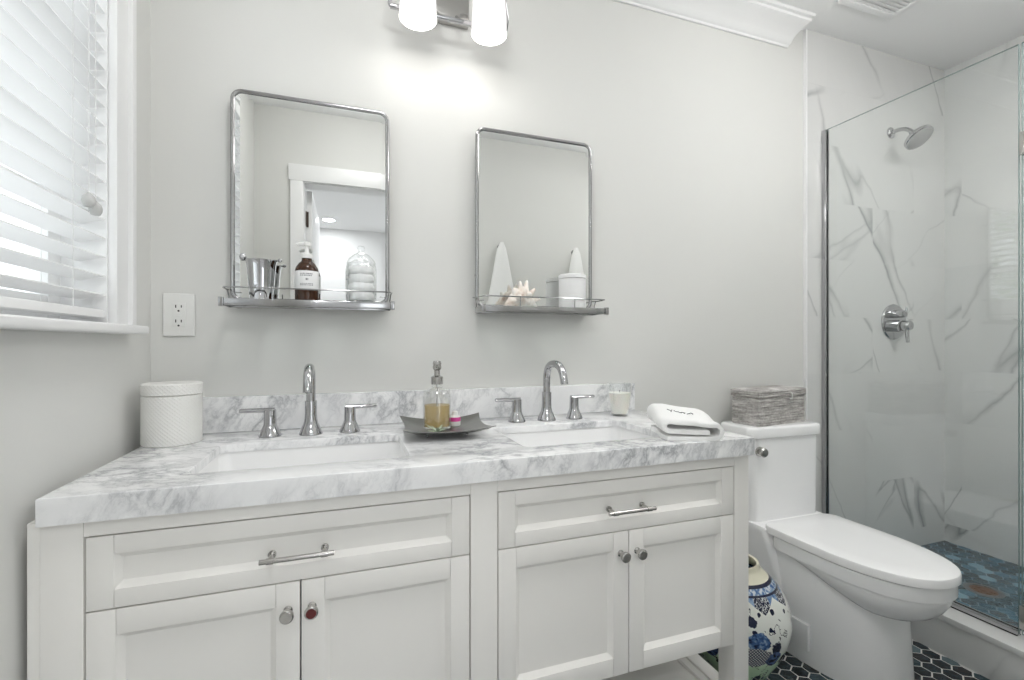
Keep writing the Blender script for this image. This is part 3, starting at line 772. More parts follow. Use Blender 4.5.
t = thing('apothecary_jar', 'clear glass lidded jar of white cotton on the left mirror shelf', 'jar', (0.041, 1.512, SHZ))
bm = B(); lathe(bm, [(0.0, 0.0), (0.040, 0.0), (0.0445, 0.004), (0.0455, 0.03), (0.0455, 0.105), (0.0435, 0.114), (0.040, 0.118), (0.0425, 0.120), (0.0385, 0.120), (0.0425, 0.104), (0.0428, 0.02), (0.040, 0.007), (0.0, 0.006)], 40)
obj('jar_body', bm, M_jar, t)
bm = B(); lathe(bm, [(0.043, 0.1205), (0.0435, 0.123), (0.036, 0.136), (0.022, 0.148), (0.010, 0.152), (0.006, 0.156), (0.010, 0.161), (0.012, 0.167), (0.009, 0.173), (0.0, 0.1755)], 36, cap0=False)
obj('lid', bm, M_jar, t)
bm = B(); random.seed(5)
for k in range(4):
    z0_, z1_ = 0.0075+k*0.0265, 0.0075+(k+1)*0.0265-0.001
    tilt = random.uniform(-0.05, 0.05); s0 = len(bm.verts)
    lathe(bm, [(0.0, z0_), (0.033, z0_), (0.0375, z0_+0.006), (0.038, (z0_+z1_)/2), (0.037, z1_-0.006), (0.033, z1_), (0.0, z1_)], 30)
for v in bm.verts: v.co += Vector((random.uniform(-1, 1), random.uniform(-1, 1), random.uniform(-.6, .6)))*0.0012
obj('cotton', bm, M_cotton, t)

# things on the right mirror shelf
def canister(x, y, z, r, h, lid, mat, label, grp='white embossed canisters'):
    t = thing('canister', label, 'canister', (x, y, z), group=grp)
    bm = B(); lathe(bm, [(0.0, 0.0), (r-0.003, 0.0), (r, 0.003), (r, h-lid-0.002), (r-0.003, h-lid), (0.0, h-lid)], 72); obj('canister_body', bm, mat, t)
    bm = B(); lathe(bm, [(0.0, h-lid+0.0005), (r-0.002, h-lid+0.0005), (r+0.0012, h-lid+0.002), (r+0.0012, h-0.003), (r-0.002, h), (0.0, h)], 72); obj('lid', bm, mat, t)
canister(0.757, 1.5085, SHZ, 0.048, 0.120, 0.016, M_weave2, 'small white lidded canister at the right end of the mirror shelf')
canister(-0.433, 1.462, CZ1, 0.0665, 0.158, 0.030, M_weave, 'white woven-textured lidded canister in the left corner of the counter')

t = thing('conch_shell', 'pinkish spiky conch shell on the right mirror shelf', 'shell', (0.563, 1.512, SHZ), 0.15); t.scale = (1.12, 1.0, 1.05)
bm = B(); random.seed(11)
N = 24; loops = []
for i in range(26):
    u = i/25; xx = -0.060+0.120*u
    r_ = 0.036*min(1.0, (u/0.42)**0.8 if u < 0.42 else 1.0)*(1.0 if u < 0.6 else max(0.02, 1-((u-0.6)/0.4)**1.1))*(1+0.07*math.sin(u*42))
    r_ = max(r_, 0.0012)
    cz_ = r_*0.88+0.001
    lp = []
    for k in range(N):
        a = 2*PI*k/N; rr = r_*(1+0.10*math.sin(3*a+u*14)+0.06*math.sin(7*a-u*9))
        lp.append((xx, rr*1.0*math.cos(a), max(0.0004, cz_+rr*0.95*math.sin(a))))
    loops.append(lp)
loft(bm, loops)
for (sx_, sy_, sz_, dx_, dy_, dz_, L_, r_) in ((-0.004, -0.004, 0.064, -0.1, -0.1, 1, 0.022, 0.0085), (0.016, -0.004, 0.066, 0.15, 0.0, 1, 0.024, 0.0085), (0.032, -0.014, 0.050, 0.6, -0.3, 0.8, 0.016, 0.008),
        (-0.026, -0.010, 0.050, -0.4, -0.2, 1, 0.012, 0.009), (0.044, -0.012, 0.026, 1, -0.2, 0.3, 0.020, 0.008), (0.012, -0.034, 0.040, 0.2, -1, 0.4, 0.009, 0.010), (-0.020, -0.032, 0.030, -0.2, -1, 0.3, 0.008, 0.010)):
    d_ = Vector((dx_, dy_, dz_)).normalized(); p_ = Vector((sx_, sy_, sz_))
    tube(bm, [p_-d_*0.012, p_, p_+d_*L_*0.55, p_+d_*L_*0.9, p_+d_*L_], [r_*1.2, r_, r_*0.7, r_*0.45, r_*0.15], 10)
obj('shell_body', bm, M_shell, t, ang=60)

# ================================================================== COUNTER THINGS
t = thing('pewter_tray', 'square pewter tray with upturned corners on ball feet, on the counter', 'tray', (0.268, 1.352, CZ1), -0.075)
bm = B(); n = 16
def trayh(u, v):
    m = max(abs(u), abs(v)); corner = (abs(u)*abs(v))
    base = 0.0 if m < 0.55 else (m-0.55)/0.45
    return 0.010+0.013*base**1.3+0.013*(corner**2.5)
S = 0.113
top = [[bm.verts.new((S*(-1+2*i/n)*(1+0.10*abs((-1+2*i/n)*(-1+2*j/n))**2), S*(-1+2*j/n)*(1+0.10*abs((-1+2*i/n)*(-1+2*j/n))**2), trayh(-1+2*i/n, -1+2*j/n)+0.002)) for i in range(n+1)] for j in range(n+1)]
bot = [[bm.verts.new(v.co-Vector((0, 0, 0.0022))) for v in row] for row in top]
for j in range(n):
    for i in range(n):
        bm.faces.new((top[j][i], top[j][i+1], top[j+1][i+1], top[j+1][i])); bm.faces.new((bot[j][i], bot[j+1][i], bot[j+1][i+1], bot[j][i+1]))
for i in range(n):
    for a, b in ((0, 0), (n, 0)):
        bm.faces.new((top[a][i], top[a][i+1], bot[a][i+1], bot[a][i])); bm.faces.new((top[i][a], top[i+1][a], bot[i+1][a], bot[i][a]))
obj('dish', bm, M_tray, t, ang=50)
for sx_ in (-1, 1):
    for sy_ in (-1, 1):
        bm = B(); ball(bm, (sx_*0.055, sy_*0.055, 0.0053), 0.0053); obj('ball_foot', bm, M_chrome, t)
TZ = CZ1+0.0122
t = thing('soap_dispenser', 'clear glass soap dispenser of amber soap with silver pump, on the tray', 'dispenser', (0.250, 1.378, TZ)); t.scale = (1.13, 1.13, 1.13)
bm = B(); lathe(bm, [(0.0, 0.0), (0.034, 0.0), (0.0365, 0.003), (0.0365, 0.084), (0.033, 0.094), (0.024, 0.103), (0.0155, 0.108), (0.0145, 0.114), (0.0125, 0.114), (0.0135, 0.107), (0.022, 0.100), (0.031, 0.091), (0.0338, 0.082), (0.0338, 0.006), (0.0, 0.005)], 40)
obj('bottle_body', bm, M_jar, t)
bm = B(); lathe(bm, [(0.0, 0.0055), (0.0333, 0.0062), (0.0333, 0.060), (0.0, 0.060)], 40); obj('soap', bm, M_liquid, t)
bm = B(); lathe(bm, [(0.0155, 0.114), (0.0158, 0.115), (0.0158, 0.133), (0.012, 0.135), (0.0075, 0.137), (0.0075, 0.150), (0.0105, 0.153), (0.0115, 0.158), (0.0105, 0.164), (0.0115, 0.168), (0.0095, 0.174), (0.0, 0.175)], 28)
tube(bm, [(0, -0.004, 0.160), (0.0, -0.022, 0.160), (0.0, -0.030, 0.155)], [0.005, 0.0045, 0.0038], 12)
lathe(bm, [(0.0022, 0.02), (0.0022, 0.114)], 10)
obj('pump', bm, M_nickel, t)
t = thing('small_bottle', 'tiny white bottle with pink band beside the soap dispenser', 'bottle', (0.309, 1.402, TZ-0.0002))
bm = B(); lathe(bm, [(0.0, 0.0), (0.0155, 0.0), (0.0165, 0.002), (0.0165, 0.0135), (0.016, 0.014)], 28); obj('bottle_base', bm, M_plast, t)
bm = B(); lathe(bm, [(0.0168, 0.014), (0.017, 0.0145), (0.017, 0.0255), (0.0165, 0.026)], 28); obj('band', bm, M_pink, t)
bm = B(); lathe(bm, [(0.0165, 0.026), (0.016, 0.028), (0.0095, 0.032), (0.0085, 0.042), (0.006, 0.044)], 28); obj('cap', bm, M_plast, t)
t = thing('air_plant', 'small silvery green air plant lying at the front of the tray', 'plant', (0.236, 1.302, TZ+0.0002))
random.seed(21); bm = B()
for k in range(17):
    a = k*2.4; L = random.uniform(0.026, 0.042); el = random.uniform(0.15, 1.0)
    dx, dy = math.cos(a), math.sin(a)
    pts = [(dx*L*s*math.cos(el*(1-0.3*s)), dy*L*s*math.cos(el*(1-0.3*s)), 0.0025+L*s*math.sin(el)*(1-0.25*s)) for s in (0, 0.25, 0.5, 0.75, 1)]
    tube(bm, pts, [0.0024, 0.0026, 0.002, 0.0013, 0.0003], 6, flat=0.5)
obj('leaves', bm, M_plant, t)
t = thing('candle', 'white candle in a clear glass tumbler at the right end of the backsplash', 'candle', (0.930, 1.475, CZ1))
bm = B(); lathe(bm, [(0.0, 0.0), (0.027, 0.0), (0.031, 0.003), (0.038, 0.05), (0.0445, 0.118), (0.0432, 0.119), (0.0365, 0.05), (0.030, 0.009), (0.0, 0.008)], 40); obj('tumbler', bm, M_jar, t)
bm = B(); lathe(bm, [(0.0, 0.0085), (0.0295, 0.0095), (0.036, 0.05), (0.0393, 0.083), (0.0, 0.084)], 40); w_ = obj('wax', bm, M_wax, t)
bm = B(); tube(bm, [(0, 0, 0.083), (0.001, 0, 0.092)], 0.001, 6); obj('wick', bm, M_thread, t)

# folded towel with a dark embroidered word
tw = thing('folded_towel', 'white folded hand towel with dark embroidery on the counter corner', 'towel', (0.897, 1.094, CZ1), -0.33)
def strip(path, th):
    P = [Vector((a, b)) for a, b in path]; up, dn = [], []
    for i in range(len(P)):
        d = (P[min(i+1, len(P)-1)]-P[max(i-1, 0)]).normalized(); nrm = Vector((-d.y, d.x)); up.append(P[i]+nrm*th/2); dn.append(P[i]-nrm*th/2)
    return up+dn[::-1]
def arc(cx, cz, r, a0, a1, n=8): return [(cx+r*math.cos(a0+(a1-a0)*k/n), cz+r*math.sin(a0+(a1-a0)*k/n)) for k in range(n+1)]
TH = 0.0115
path = [(-0.060, 0.0065), (0.0, 0.0062), (0.050, 0.0062)]+arc(0.066, 0.0155, 0.0093, -PI/2, PI/2)+[(0.05, 0.0252), (0.0, 0.0258), (-0.045, 0.0262)]
path2 = [(-0.040, 0.0385), (0.03, 0.0382), (0.052, 0.0375)]+[]
outer = [(-0.066, 0.0068)]
p1 = [(-0.070, 0.0065), (-0.03, 0.0062), (0.05, 0.0060)]+arc(0.062, 0.0240, 0.0178, -PI/2, PI/2, 10)+[(0.045, 0.0425), (0.0, 0.0480), (-0.04, 0.0530)]+arc(-0.064, 0.0405, 0.0135, PI/2, 3*PI/2, 8)+[(-0.04, 0.0255), (0.0, 0.0235), (0.045, 0.0230)]
prof = strip(p1, TH)
bm = B(); D = 0.075; NS = 16; loops = []
for k in range(NS+1):
    v = -1+2*k/NS
    e = max(0.0, (abs(v)-0.9)/0.1)
    sc = 1-0.05*e*e
    loops.append([((x*(1-0.02*e))+0.004*math.sin(v*3), v*D, 0.0005+max(0.0, z*sc*(0.98+0.22*(v+1)) + 0.0015*math.sin(9*x*10+v*4)*(1 if z > 0.03 else 0))) for x, z in prof])
loft(bm, loops)
o = obj('cloth', bm, M_towel, tw, ang=70)
def topz(x, y):
    v = y/D; base = 0.0530+0.006
    xs = [(-0.07, 0.0540), (-0.04, 0.0530), (0.0, 0.0480), (0.045, 0.0425), (0.062, 0.0418)]
    for (xa, za), (xb, zb) in zip(xs, xs[1:]):
        if xa <= x <= xb:
            zz = za+(zb-za)*(x-xa)/(xb-xa); break
    else: zz = 0.05
    return 0.0005+(zz+TH/2)*(0.98+0.22*(v+1))+0.0012
bm = B()
def stroke(pts, r=0.0009):
    q = [(x, y, topz(x, y)) for x, y in pts]; tube(bm, q, r, 6)
yb_ = -0.006
stroke([(-0.043, yb_+0.014), (-0.038, yb_+0.006), (-0.035, yb_)]); stroke([(-0.029, yb_+0.015), (-0.035, yb_), (-0.041, yb_-0.010)])
stroke([(-0.026, yb_+0.008), (-0.022, yb_+0.003), (-0.018, yb_+0.001)]); stroke([(-0.016, yb_+0.004), (-0.013, yb_-0.003), (-0.007, yb_-0.003), (-0.006, yb_+0.004)])
stroke([(-0.003, yb_+0.005), (0.003, yb_-0.001), (-0.002, yb_-0.006)]); stroke([(0.006, yb_-0.008), (0.014, yb_), (0.022, yb_+0.009)])
stroke([(0.023, yb_+0.010), (0.027, yb_+0.004), (0.024, yb_-0.002)], 0.0009)
obj('embroidery', bm, M_thread, tw)

# ================================================================== WALL FITTINGS
t = thing('wall_outlet', 'white duplex wall outlet between the window and the left mirror', 'outlet', (-0.4555, YB, 1.191))
bm = B(); box(bm, -0.0395, 0.0395, -0.006, -0.0003, -0.062, 0.062, 0.004, 3); obj('face_plate', bm, M_plast, t)
bm = B(); box(bm, -0.0168, 0.0168, -0.0078, -0.005, -0.0335, 0.0335, 0.001); rc = obj('receptacle', bm, M_plast, t)
bm = B()
for zz in (0.020, -0.022):
    for xx, hh in ((-0.0068, 0.0042), (0.0068, 0.0036)): box(bm, xx-0.0013, xx+0.0013, -0.0081, -0.0070, zz-hh+0.004, zz+hh+0.004)
    lathe(bm, [(0.0027, 0.007), (0.0027, 0.0081)], 12, (0, 0, zz-0.009), rot=Matrix.Rotation(PI/2, 3, 'X'))
    obj('socket_slots', bm, M_dark, rc); bm = B()
bm.free()
for zz in (0.0028, -0.0028):
    bm = B(); box(bm, -0.006, 0.006, -0.0090, -0.0076, zz-0.0022, zz+0.0022, 0.0004); obj('button', bm, M_plast, rc)
for zz in (0.048, -0.048):
    bm = B(); lathe(bm, [(0.0032, 0.0055), (0.003, 0.0068)], 12, (0, 0, zz), rot=Matrix.Rotation(PI/2, 3, 'X')); obj('screw', bm, M_plast, t)

# vanity light
vl = thing('vanity_light', 'chrome two-shade vanity light with glowing white glass shades above the mirrors', 'light', (0.318, YB, 2.20))
bm = B(); box(bm, -0.062, 0.078, -0.022, -0.0005, -0.002, 0.115, 0.003); obj('back_plate', bm, M_nickel, vl)
bm = B()
tube(bm, [(-0.190, -0.075, -0.030), (0.190, -0.075, -0.030)], 0.0085, 14)
for s in (-1, 1):
    pts = [(s*0.188, -0.075, -0.030), (s*0.192, -0.080, -0.026), (s*0.192, -0.095, 0.0), (s*0.170, -0.12, 0.075), (s*0.113, -0.145, 0.09)]
    tube(bm, pts, 0.0065, 12)
for s in (-1, 1): tube(bm, [(s*0.035, -0.075, -0.030), (s*0.035, -0.02, 0.02)], 0.007, 12)
obj('arm', bm, M_chrome, vl)
for s in (-1, 1):
    bm = B(); c = (s*0.113, -0.145, -0.100)
    lathe(bm, [(0.0565, 0.0), (0.0570, 0.002), (0.050, 0.15), (0.046, 0.165), (0.0, 0.168)], 40, c, cap0=False)
    sh_ = obj('lamp_shade', bm, M_lamp, vl)
    bm = B(); lathe(bm, [(0.0, 0.012), (0.0535, 0.010), (0.0560, 0.001)], 40, c, cap0=False, cap1=False); obj('bulb_diffuser', bm, M_bulb, sh_)
    bm = B(); lathe(bm, [(0.022, 0.168), (0.024, 0.17), (0.024, 0.20), (0.012, 0.21)], 24, c); obj('socket', bm, M_chrome, vl)

# ceiling vent
cv = thing('ceiling_vent', 'white slatted exhaust vent in the ceiling near the shower', 'vent', (2.10, 1.245, ZC))
bm = B()
for x0, x1, y0, y1 in ((-0.162, 0.162, 0.135, 0.162), (-0.162, 0.162, -0.162, -0.135), (-0.162, -0.135, -0.135, 0.135), (0.135, 0.162, -0.135, 0.135)):
    box(bm, x0, x1, y0, y1, -0.012, -0.0003, 0.003)
obj('vent_frame', bm, M_trim, cv)
bm = B()
for k in range(15):
    y = -0.128+k*0.0183; s0 = len(bm.verts); box(bm, -0.135, 0.135, -0.0078, 0.0078, -0.001, 0.001)
    xform(bm, Matrix.Translation((0, y, -0.0075)) @ Matrix.Rotation(0.22, 4, 'X'), s0)
obj('grille', bm, M_trim, cv)

# ================================================================== WINDOW BLIND
bl = thing('window_blind', 'white horizontal slat blind in the window', 'blind', (XL-0.025, (WY0+WY1)/2, WZ0))
HB = (WY1-WY0)/2-0.0075
TL = math.radians(13)
bm = B(); loops = []
for y in (-HB, HB):
    lp = []
    for k in range(7): u = -1+2*k/6; lp.append((0.0245*u, y, 0.0022*(1-u*u)))
    for k in range(7): u = 1-2*k/6; lp.append((0.0245*u, y, 0.0022*(1-u*u)-0.0026))
    loops.append(lp)
loft(bm, loops); xform(bm, Matrix.Rotation(-TL, 4, 'Y'))
s0 = obj('slat', bm, M_blind, bl)
zs = 1.2165-WZ0; k = 0
while zs < WZ1-WZ0-0.06:
    if k == 0: s = s0
    else: s = s0.copy(); COL.objects.link(s); s.parent = bl
    s.location = (0, 0, zs); zs += 0.0433; k += 1
bm = B(); box(bm, -0.025, 0.025, -HB, HB, 1.168-WZ0, 1.186-WZ0, 0.004); obj('bottom_rail', bm, M_blind, bl)
bm = B(); box(bm, -0.03, 0.027, -HB-0.003, HB+0.003, WZ1-WZ0-0.055, WZ1-WZ0-0.001, 0.003); obj('head_rail', bm, M_blind, bl)
for y in (1.195, 0.77):
    bm = B(); yy = y-(WY0+WY1)/2
    for xx in (-0.0255, 0.0255): tube(bm, [(xx, yy, 0.03), (xx, yy, WZ1-WZ0-0.05)], 0.0008, 6)
    obj('ladder_cord', bm, M_cord, bl)
for y, zb in ((1.243, 1.404), (1.272, 1.394)):
    yy = y-(WY0+WY1)/2
    bm = B(); tube(bm, [(0.031, yy, zb-WZ0+0.02), (0.031, yy, WZ1-WZ0-0.03)], 0.0009, 6); pc = obj('pull_cord', bm, M_cord, bl)
    bm = B(); lathe(bm, [(0.0, -0.001), (0.008, 0.0), (0.0115, 0.006), (0.0125, 0.014), (0.010, 0.022), (0.005, 0.028), (0.002, 0.031), (0.0, 0.031)], 20, (0.031, yy, zb-WZ0-0.004)); obj('tassel', bm, M_tassel, pc)

# ================================================================== TOILET
TX = 1.655
to = thing('toilet', 'white one-piece skirted toilet between the vanity and the shower', 'toilet', (TX+0.003, 1.25, 0))
def egg(hw, yb, yf, z, nb=10, nf=26, p=2.3, rb=0.06, tap=0.0):
    # plan outline: rounded corners at the back, elongated round nose in front; relative to y=1.25
    ym = yb-(yb-yf)*0.42
    pts = []
    for k in range(nf+1):
        a = PI*k/nf
        c, s = math.cos(a), math.sin(a)
        pts.append((hw*math.copysign(abs(c)**(2/p), c), ym-(ym-yf)*abs(s)**(2/p)))
    hb = hw*(1-tap)
    for k in range(nb+1):
        a = PI+PI/2*k/nb; pts.append((-(hb-rb)+rb*math.cos(a), yb-rb-rb*math.sin(a)))
    for k in range(nb+1):
        a = PI/2-PI/2*k/nb; pts.append((hb-rb+rb*math.cos(a), yb-rb+rb*math.sin(a)))
    return [(x, y-1.25, z) for x, y in pts]
bm = B()
lv = [(0.166, 1.575, 0.985, 0.0005), (0.166, 1.575, 0.985, 0.015), (0.163, 1.575, 0.992, 0.12), (0.160, 1.575, 0.998, 0.24), (0.158, 1.575, 1.02, 0.30), (0.156, 1.575, 1.04, 0.345)]
loft(bm, [egg(hw, yb, yf, z, rb=0.02, p=2.6) for hw, yb, yf, z in lv])
obj('pedestal', bm, M_ceramic, to, ang=40)
bm = B(); loops = []
for f, k in ((0.0, 0.955), (0.06, 0.965), (0.18, 0.955), (0.36, 0.925), (0.56, 0.875), (0.75, 0.80), (0.9, 0.70), (0.98, 0.58), (1.0, 0.45)):
    lp = []
    for x, y, z in egg(0.174, 1.34, 0.870, 0, rb=0.05):
        cy_ = -0.14; yy = cy_+(y-cy_)*k; Y = yy+1.25
        dep = 0.012+0.088*max(0.0, min(1.0, (1.28-Y)/0.26))**0.8
        lp.append((x*k, yy, 0.352-dep*f))
    loops.append(lp)
loft(bm, loops); obj('bowl', bm, M_ceramic, to, ang=40)
bm = B()
loft(bm, [[(x, y, z) for x, y in rrect(0, yc-1.25, hw, hh, 0.03, 8)] for hw, yc, hh, z in ((0.1665, 1.42, 0.155, 0.0008), (0.1665, 1.42, 0.155, 0.15), (0.172, 1.44, 0.135, 0.30), (0.180, 1.455, 0.120, 0.38), (0.181, 1.455, 0.120, 0.408), (0.178, 1.457, 0.116, 0.414))])
loft(bm, [[(x, y, z) for x, y in rrect(0, yc-1.25, hw, hh, 0.035, 8)] for hw, yc, hh, z in ((0.176, 1.49, 0.085, 0.4125), (0.178, 1.49, 0.085, 0.45), (0.182, 1.49, 0.085, 0.735), (0.180, 1.49, 0.083, 0.737))])
obj('tank', bm, M_ceramic, to, ang=40)
bm = B()
loft(bm, [[(x, y, z) for x, y in rrect(0, 1.488-1.25, hw, hh, 0.035, 8)] for hw, hh, z in ((0.184, 0.088, 0.738), (0.189, 0.092, 0.7395), (0.190, 0.093, 0.745), (0.190, 0.093, 0.772), (0.187, 0.090, 0.779), (0.180, 0.083, 0.7815))])
obj('tank_lid', bm, M_ceramic, to, ang=50)
bm = B()
loft(bm, [egg(hw, 1.345, yf, z, rb=0.05) for hw, yf, z in ((0.168, 0.876, 0.3535), (0.173, 0.871, 0.3535), (0.174, 0.870, 0.3545), (0.174, 0.870, 0.3955), (0.173, 0.871, 0.3965), (0.172, 0.878, 0.3965))])
obj('seat', bm, M_ceramic, to, ang=30)
bm = B()
loft(bm, [egg(hw, yb, yf, z, rb=0.045, tap=0.0) for hw, yb, yf, z in ((0.168, 1.371, 0.864, 0.3995), (0.176, 1.372, 0.862, 0.3995), (0.177, 1.373, 0.861, 0.4005), (0.177, 1.373, 0.861, 0.4215), (0.175, 1.371, 0.863, 0.4255), (0.170, 1.366, 0.869, 0.4272), (0.12, 1.30, 0.95, 0.4285))])
obj('seat_lid', bm, M_ceramic, to, ang=38)
bm = B(); R = Matrix.Rotation(PI/2, 3, 'X')
lathe(bm, [(0.019, 0.0), (0.019, 0.006), (0.012, 0.009), (0.011, 0.016), (0.017, 0.019), (0.018, 0.026), (0.015, 0.030), (0.0, 0.031)], 28, (-0.146, 1.407-1.25, 0.688), rot=R)
obj('flush_lever', bm, M_nickel, to)
bm = B(); box(bm, -0.1679, -0.150, 1.185-1.25, 1.275-1.25, 0.05, 0.14, 0.001)
obj('access_cover', bm, M_ceramic, to)

# basket on the tank
bk = thing('wicker_basket', 'grey woven lidded basket on the toilet tank', 'basket', (1.658, 1.493, 0.7815), 0.15); bk.scale = (1.02, 1.0, 1.07)
bm = B(); loops = []; random.seed(2)
def wall_loops(hw, hh, z0, z1, n, amp):
    L = []
    for k in range(n*4+1):
        z = z0+(z1-z0)*k/(n*4); e = amp*abs(math.sin(PI*k/4)); L.append([(x, y, z) for x, y in rrect(0, 0, hw+e, hh+e, 0.006, 3)])
    return L
loft(bm, wall_loops(0.147, 0.0605, 0.0, 0.105, 11, 0.0018)); obj('basket_body', bm, M_wicker, bk, ang=60)
bm = B(); L = wall_loops(0.151, 0.0645, 0.1055, 0.130, 3, 0.0018)
L += [[(x, y, 0.1335) for x, y in rrect(0, 0, 0.143, 0.057, 0.006, 3)], [(x, y, 0.1355) for x, y in rrect(0, 0, 0.09, 0.03, 0.006, 3)]]
loft(bm, L); obj('lid', bm, M_wicker, bk, ang=60)
bm = B(); tube(bm, [(0.045, -0.0665, 0.118), (0.045, -0.071, 0.112), (0.045, -0.070, 0.098), (0.044, -0.064, 0.092)], 0.0022, 8); tube(bm, [(0.038, -0.066, 0.095), (0.052, -0.066, 0.095)], 0.0025, 8)
obj('clasp', bm, M_plast, bk)

# porcelain jar on the floor
t = thing('porcelain_jar', 'round blue and white porcelain jar on the floor beside the toilet', 'vase', (1.255, 1.27, 0.0005))
bm = B()
pr = [(0.0, 0.0), (0.088, 0.0), (0.098, 0.006), (0.116, 0.035), (0.144, 0.085), (0.165, 0.14), (0.172, 0.185), (0.168, 0.225), (0.155, 0.265), (0.134, 0.298), (0.112, 0.322), (0.095, 0.338), (0.082, 0.350), (0.076, 0.358), (0.077, 0.366), (0.074, 0.370),
      (0.067, 0.368), (0.066, 0.355), (0.08, 0.338), (0.11, 0.31), (0.15, 0.235), (0.158, 0.19), (0.13, 0.08), (0.08, 0.012), (0.0, 0.010)]
lathe(bm, pr, 72)
obj('jar_body', bm, M_vase, t, ang=60)

# ================================================================== SHOWER
GX = 2.09
gp = thing('shower_glass_panel', 'frameless clear fixed glass panel standing on the shower curb', 'glass panel', (GX, 1.24, 0.145))
def pane(bm, y0, y1, z0, z1):
    box(bm, -0.005, 0.005, y0, y1, z0, z1)
    for f in bm.faces:
        if abs(f.normal.x) < 0.5: f.material_index = 1
bm = B(); pane(bm, 0.908-1.24, 1.580-1.24, 0.006, 2.094-0.145)
bm.normal_update()
for f in bm.faces: f.material_index = 0 if abs(f.calc_center_median().x) > 0.004 else 1
obj('pane', bm, [M_glass, M_gedge], gp, smooth=False)
bm = B(); box(bm, -0.011, -0.0056, 0.908-1.24, 1.582-1.24, 0.0, 0.022, 0.0006); box(bm, 0.0056, 0.011, 0.908-1.24, 1.582-1.24, 0.0, 0.022, 0.0006); box(bm, -0.011, 0.011, 0.908-1.24, 1.582-1.24, 0, 0.005)
obj('bottom_channel', bm, M_chrome, gp)
bm = B(); box(bm, -0.011, -0.0056, 1.563-1.24, 1.583-1.24, 0.022, 2.094-0.145, 0.0006); box(bm, 0.0056, 0.011, 1.563-1.24, 1.583-1.24, 0.022, 2.094-0.145, 0.0006)
obj('wall_channel', bm, M_chrome, gp)
gd = thing('shower_door', 'frameless glass shower door in line with the fixed panel, cut by the right edge', 'glass door', (GX, 0.45, 0.145))
bm = B(); box(bm, -0.005, 0.005, 0.05-0.45, 0.900-0.45, 0.010, 2.094-0.145)
for f in bm.faces: f.material_index = 0 if abs(f.calc_center_median().x) > 0.004 else 1
obj('pane', bm, [M_glass, M_gedge], gd, smooth=False)
for zz, y0_, y1_ in ((0.03, 0.86, 0.903), (1.58, 0.885, 0.903)):  # lower plate is a hinge; upper one stands in for a grey reflection
    bm = B(); box(bm, -0.012, -0.0056, y0_-0.45, y1_-0.45, zz, zz+0.076, 0.002); box(bm, 0.0056, 0.012, y0_-0.45, y1_-0.45, zz, zz+0.076, 0.002); obj('hinge_and_reflection', bm, M_nickel, gd)

sh = thing('shower_fixture', 'chrome round shower head on a bent arm high on the tiled wall', 'shower', (2.553, YB-0.011, 2.155))
bm = B(); R = Matrix.Rotation(PI/2, 3, 'X')
lathe(bm, [(0.027, 0.0003), (0.027, 0.004), (0.02, 0.010), (0.012, 0.013)], 28, rot=R); obj('flange', bm, M_chrome, sh)
bm = B(); tube(bm, bez((0, -0.004, 0.0), (0, -0.05, 0.004), (0, -0.075, -0.005), (0, -0.098, -0.040)), 0.0095, 14); obj('arm', bm, M_chrome, sh)
bm = B()
lathe(bm, [(0.013, 0.0), (0.016, 0.006), (0.017, 0.018), (0.030, 0.026), (0.055, 0.034), (0.060, 0.040), (0.060, 0.052), (0.056, 0.055)], 40)
hd = Matrix.Translation((0, -0.094, -0.036)) @ Matrix.Rotation(math.radians(180-38), 4, 'X')
xform(bm, hd); hh_ = obj('head', bm, M_chrome, sh)
bm = B(); lathe(bm, [(0.0, 0.0565), (0.050, 0.0562), (0.053, 0.0545)], 36, cap1=False)
for rr, nn in ((0.012, 6), (0.025, 12), (0.038, 18), (0.047, 22)):
    for k in range(nn): a = 2*PI*k/nn; lathe(bm, [(0.0018, 0.0555), (0.0015, 0.0585)], 6, (rr*math.cos(a), rr*math.sin(a), 0))
xform(bm, hd); obj('spray_face', bm, plain('spray_face_grey', (0.45, 0.45, 0.45), 0.4), hh_)

sv = thing('shower_valve', 'chrome round shower valve with lever and diverter below the shower head', 'shower valve', (2.572, YB-0.011, 1.215))
bm = B(); lathe(bm, [(0.088, 0.0003), (0.088, 0.004), (0.084, 0.009), (0.02, 0.011), (0.0, 0.011)], 48, rot=R); obj('plate', bm, M_chrome, sv)
bm = B()
lathe(bm, [(0.030, 0.010), (0.030, 0.040), (0.024, 0.043), (0.0235, 0.075), (0.020, 0.080), (0.0, 0.081)], 32, (0, 0, -0.020), rot=R)
k_ = obj('temperature_handle', bm, M_chrome, sv)
bm = B(); tube(bm, [(0, -0.062, -0.035), (0, -0.064, -0.075), (0.0, -0.066, -0.103)], [0.009, 0.008, 0.0072], 14); obj('lever', bm, M_chrome, k_)
bm = B(); lathe(bm, [(0.0245, 0.0432), (0.0252, 0.0440), (0.0252, 0.0480), (0.0245, 0.0490)], 32, (0, 0, -0.020), rot=R, cap0=False, cap1=False); obj('grip_ring', bm, M_dark, k_)
bm = B(); lathe(bm, [(0.020, 0.010), (0.018, 0.050), (0.016, 0.056), (0.0, 0.057)], 28, (0, 0, 0.038), rot=R); tube(bm, [(0, -0.050, 0.040), (0.0, -0.060, 0.055), (0.0, -0.060, 0.070)], [0.006, 0.005, 0.004], 10)
obj('diverter_knob', bm, M_chrome, sv)
dr = thing('floor_drain', 'round drain with copper-coloured grate in the blue shower floor', 'drain', (DRX, DRY, SZ-0.0025))
bm = B(); lathe(bm, [(0.045, 0.0), (0.064, 0.0), (0.064, 0.003), (0.060, 0.0045), (0.045, 0.0045)], 36, cap0=False, cap1=False); obj('ring', bm, plain('drain_ring', (0.14, 0.15, 0.15), 0.5), dr)
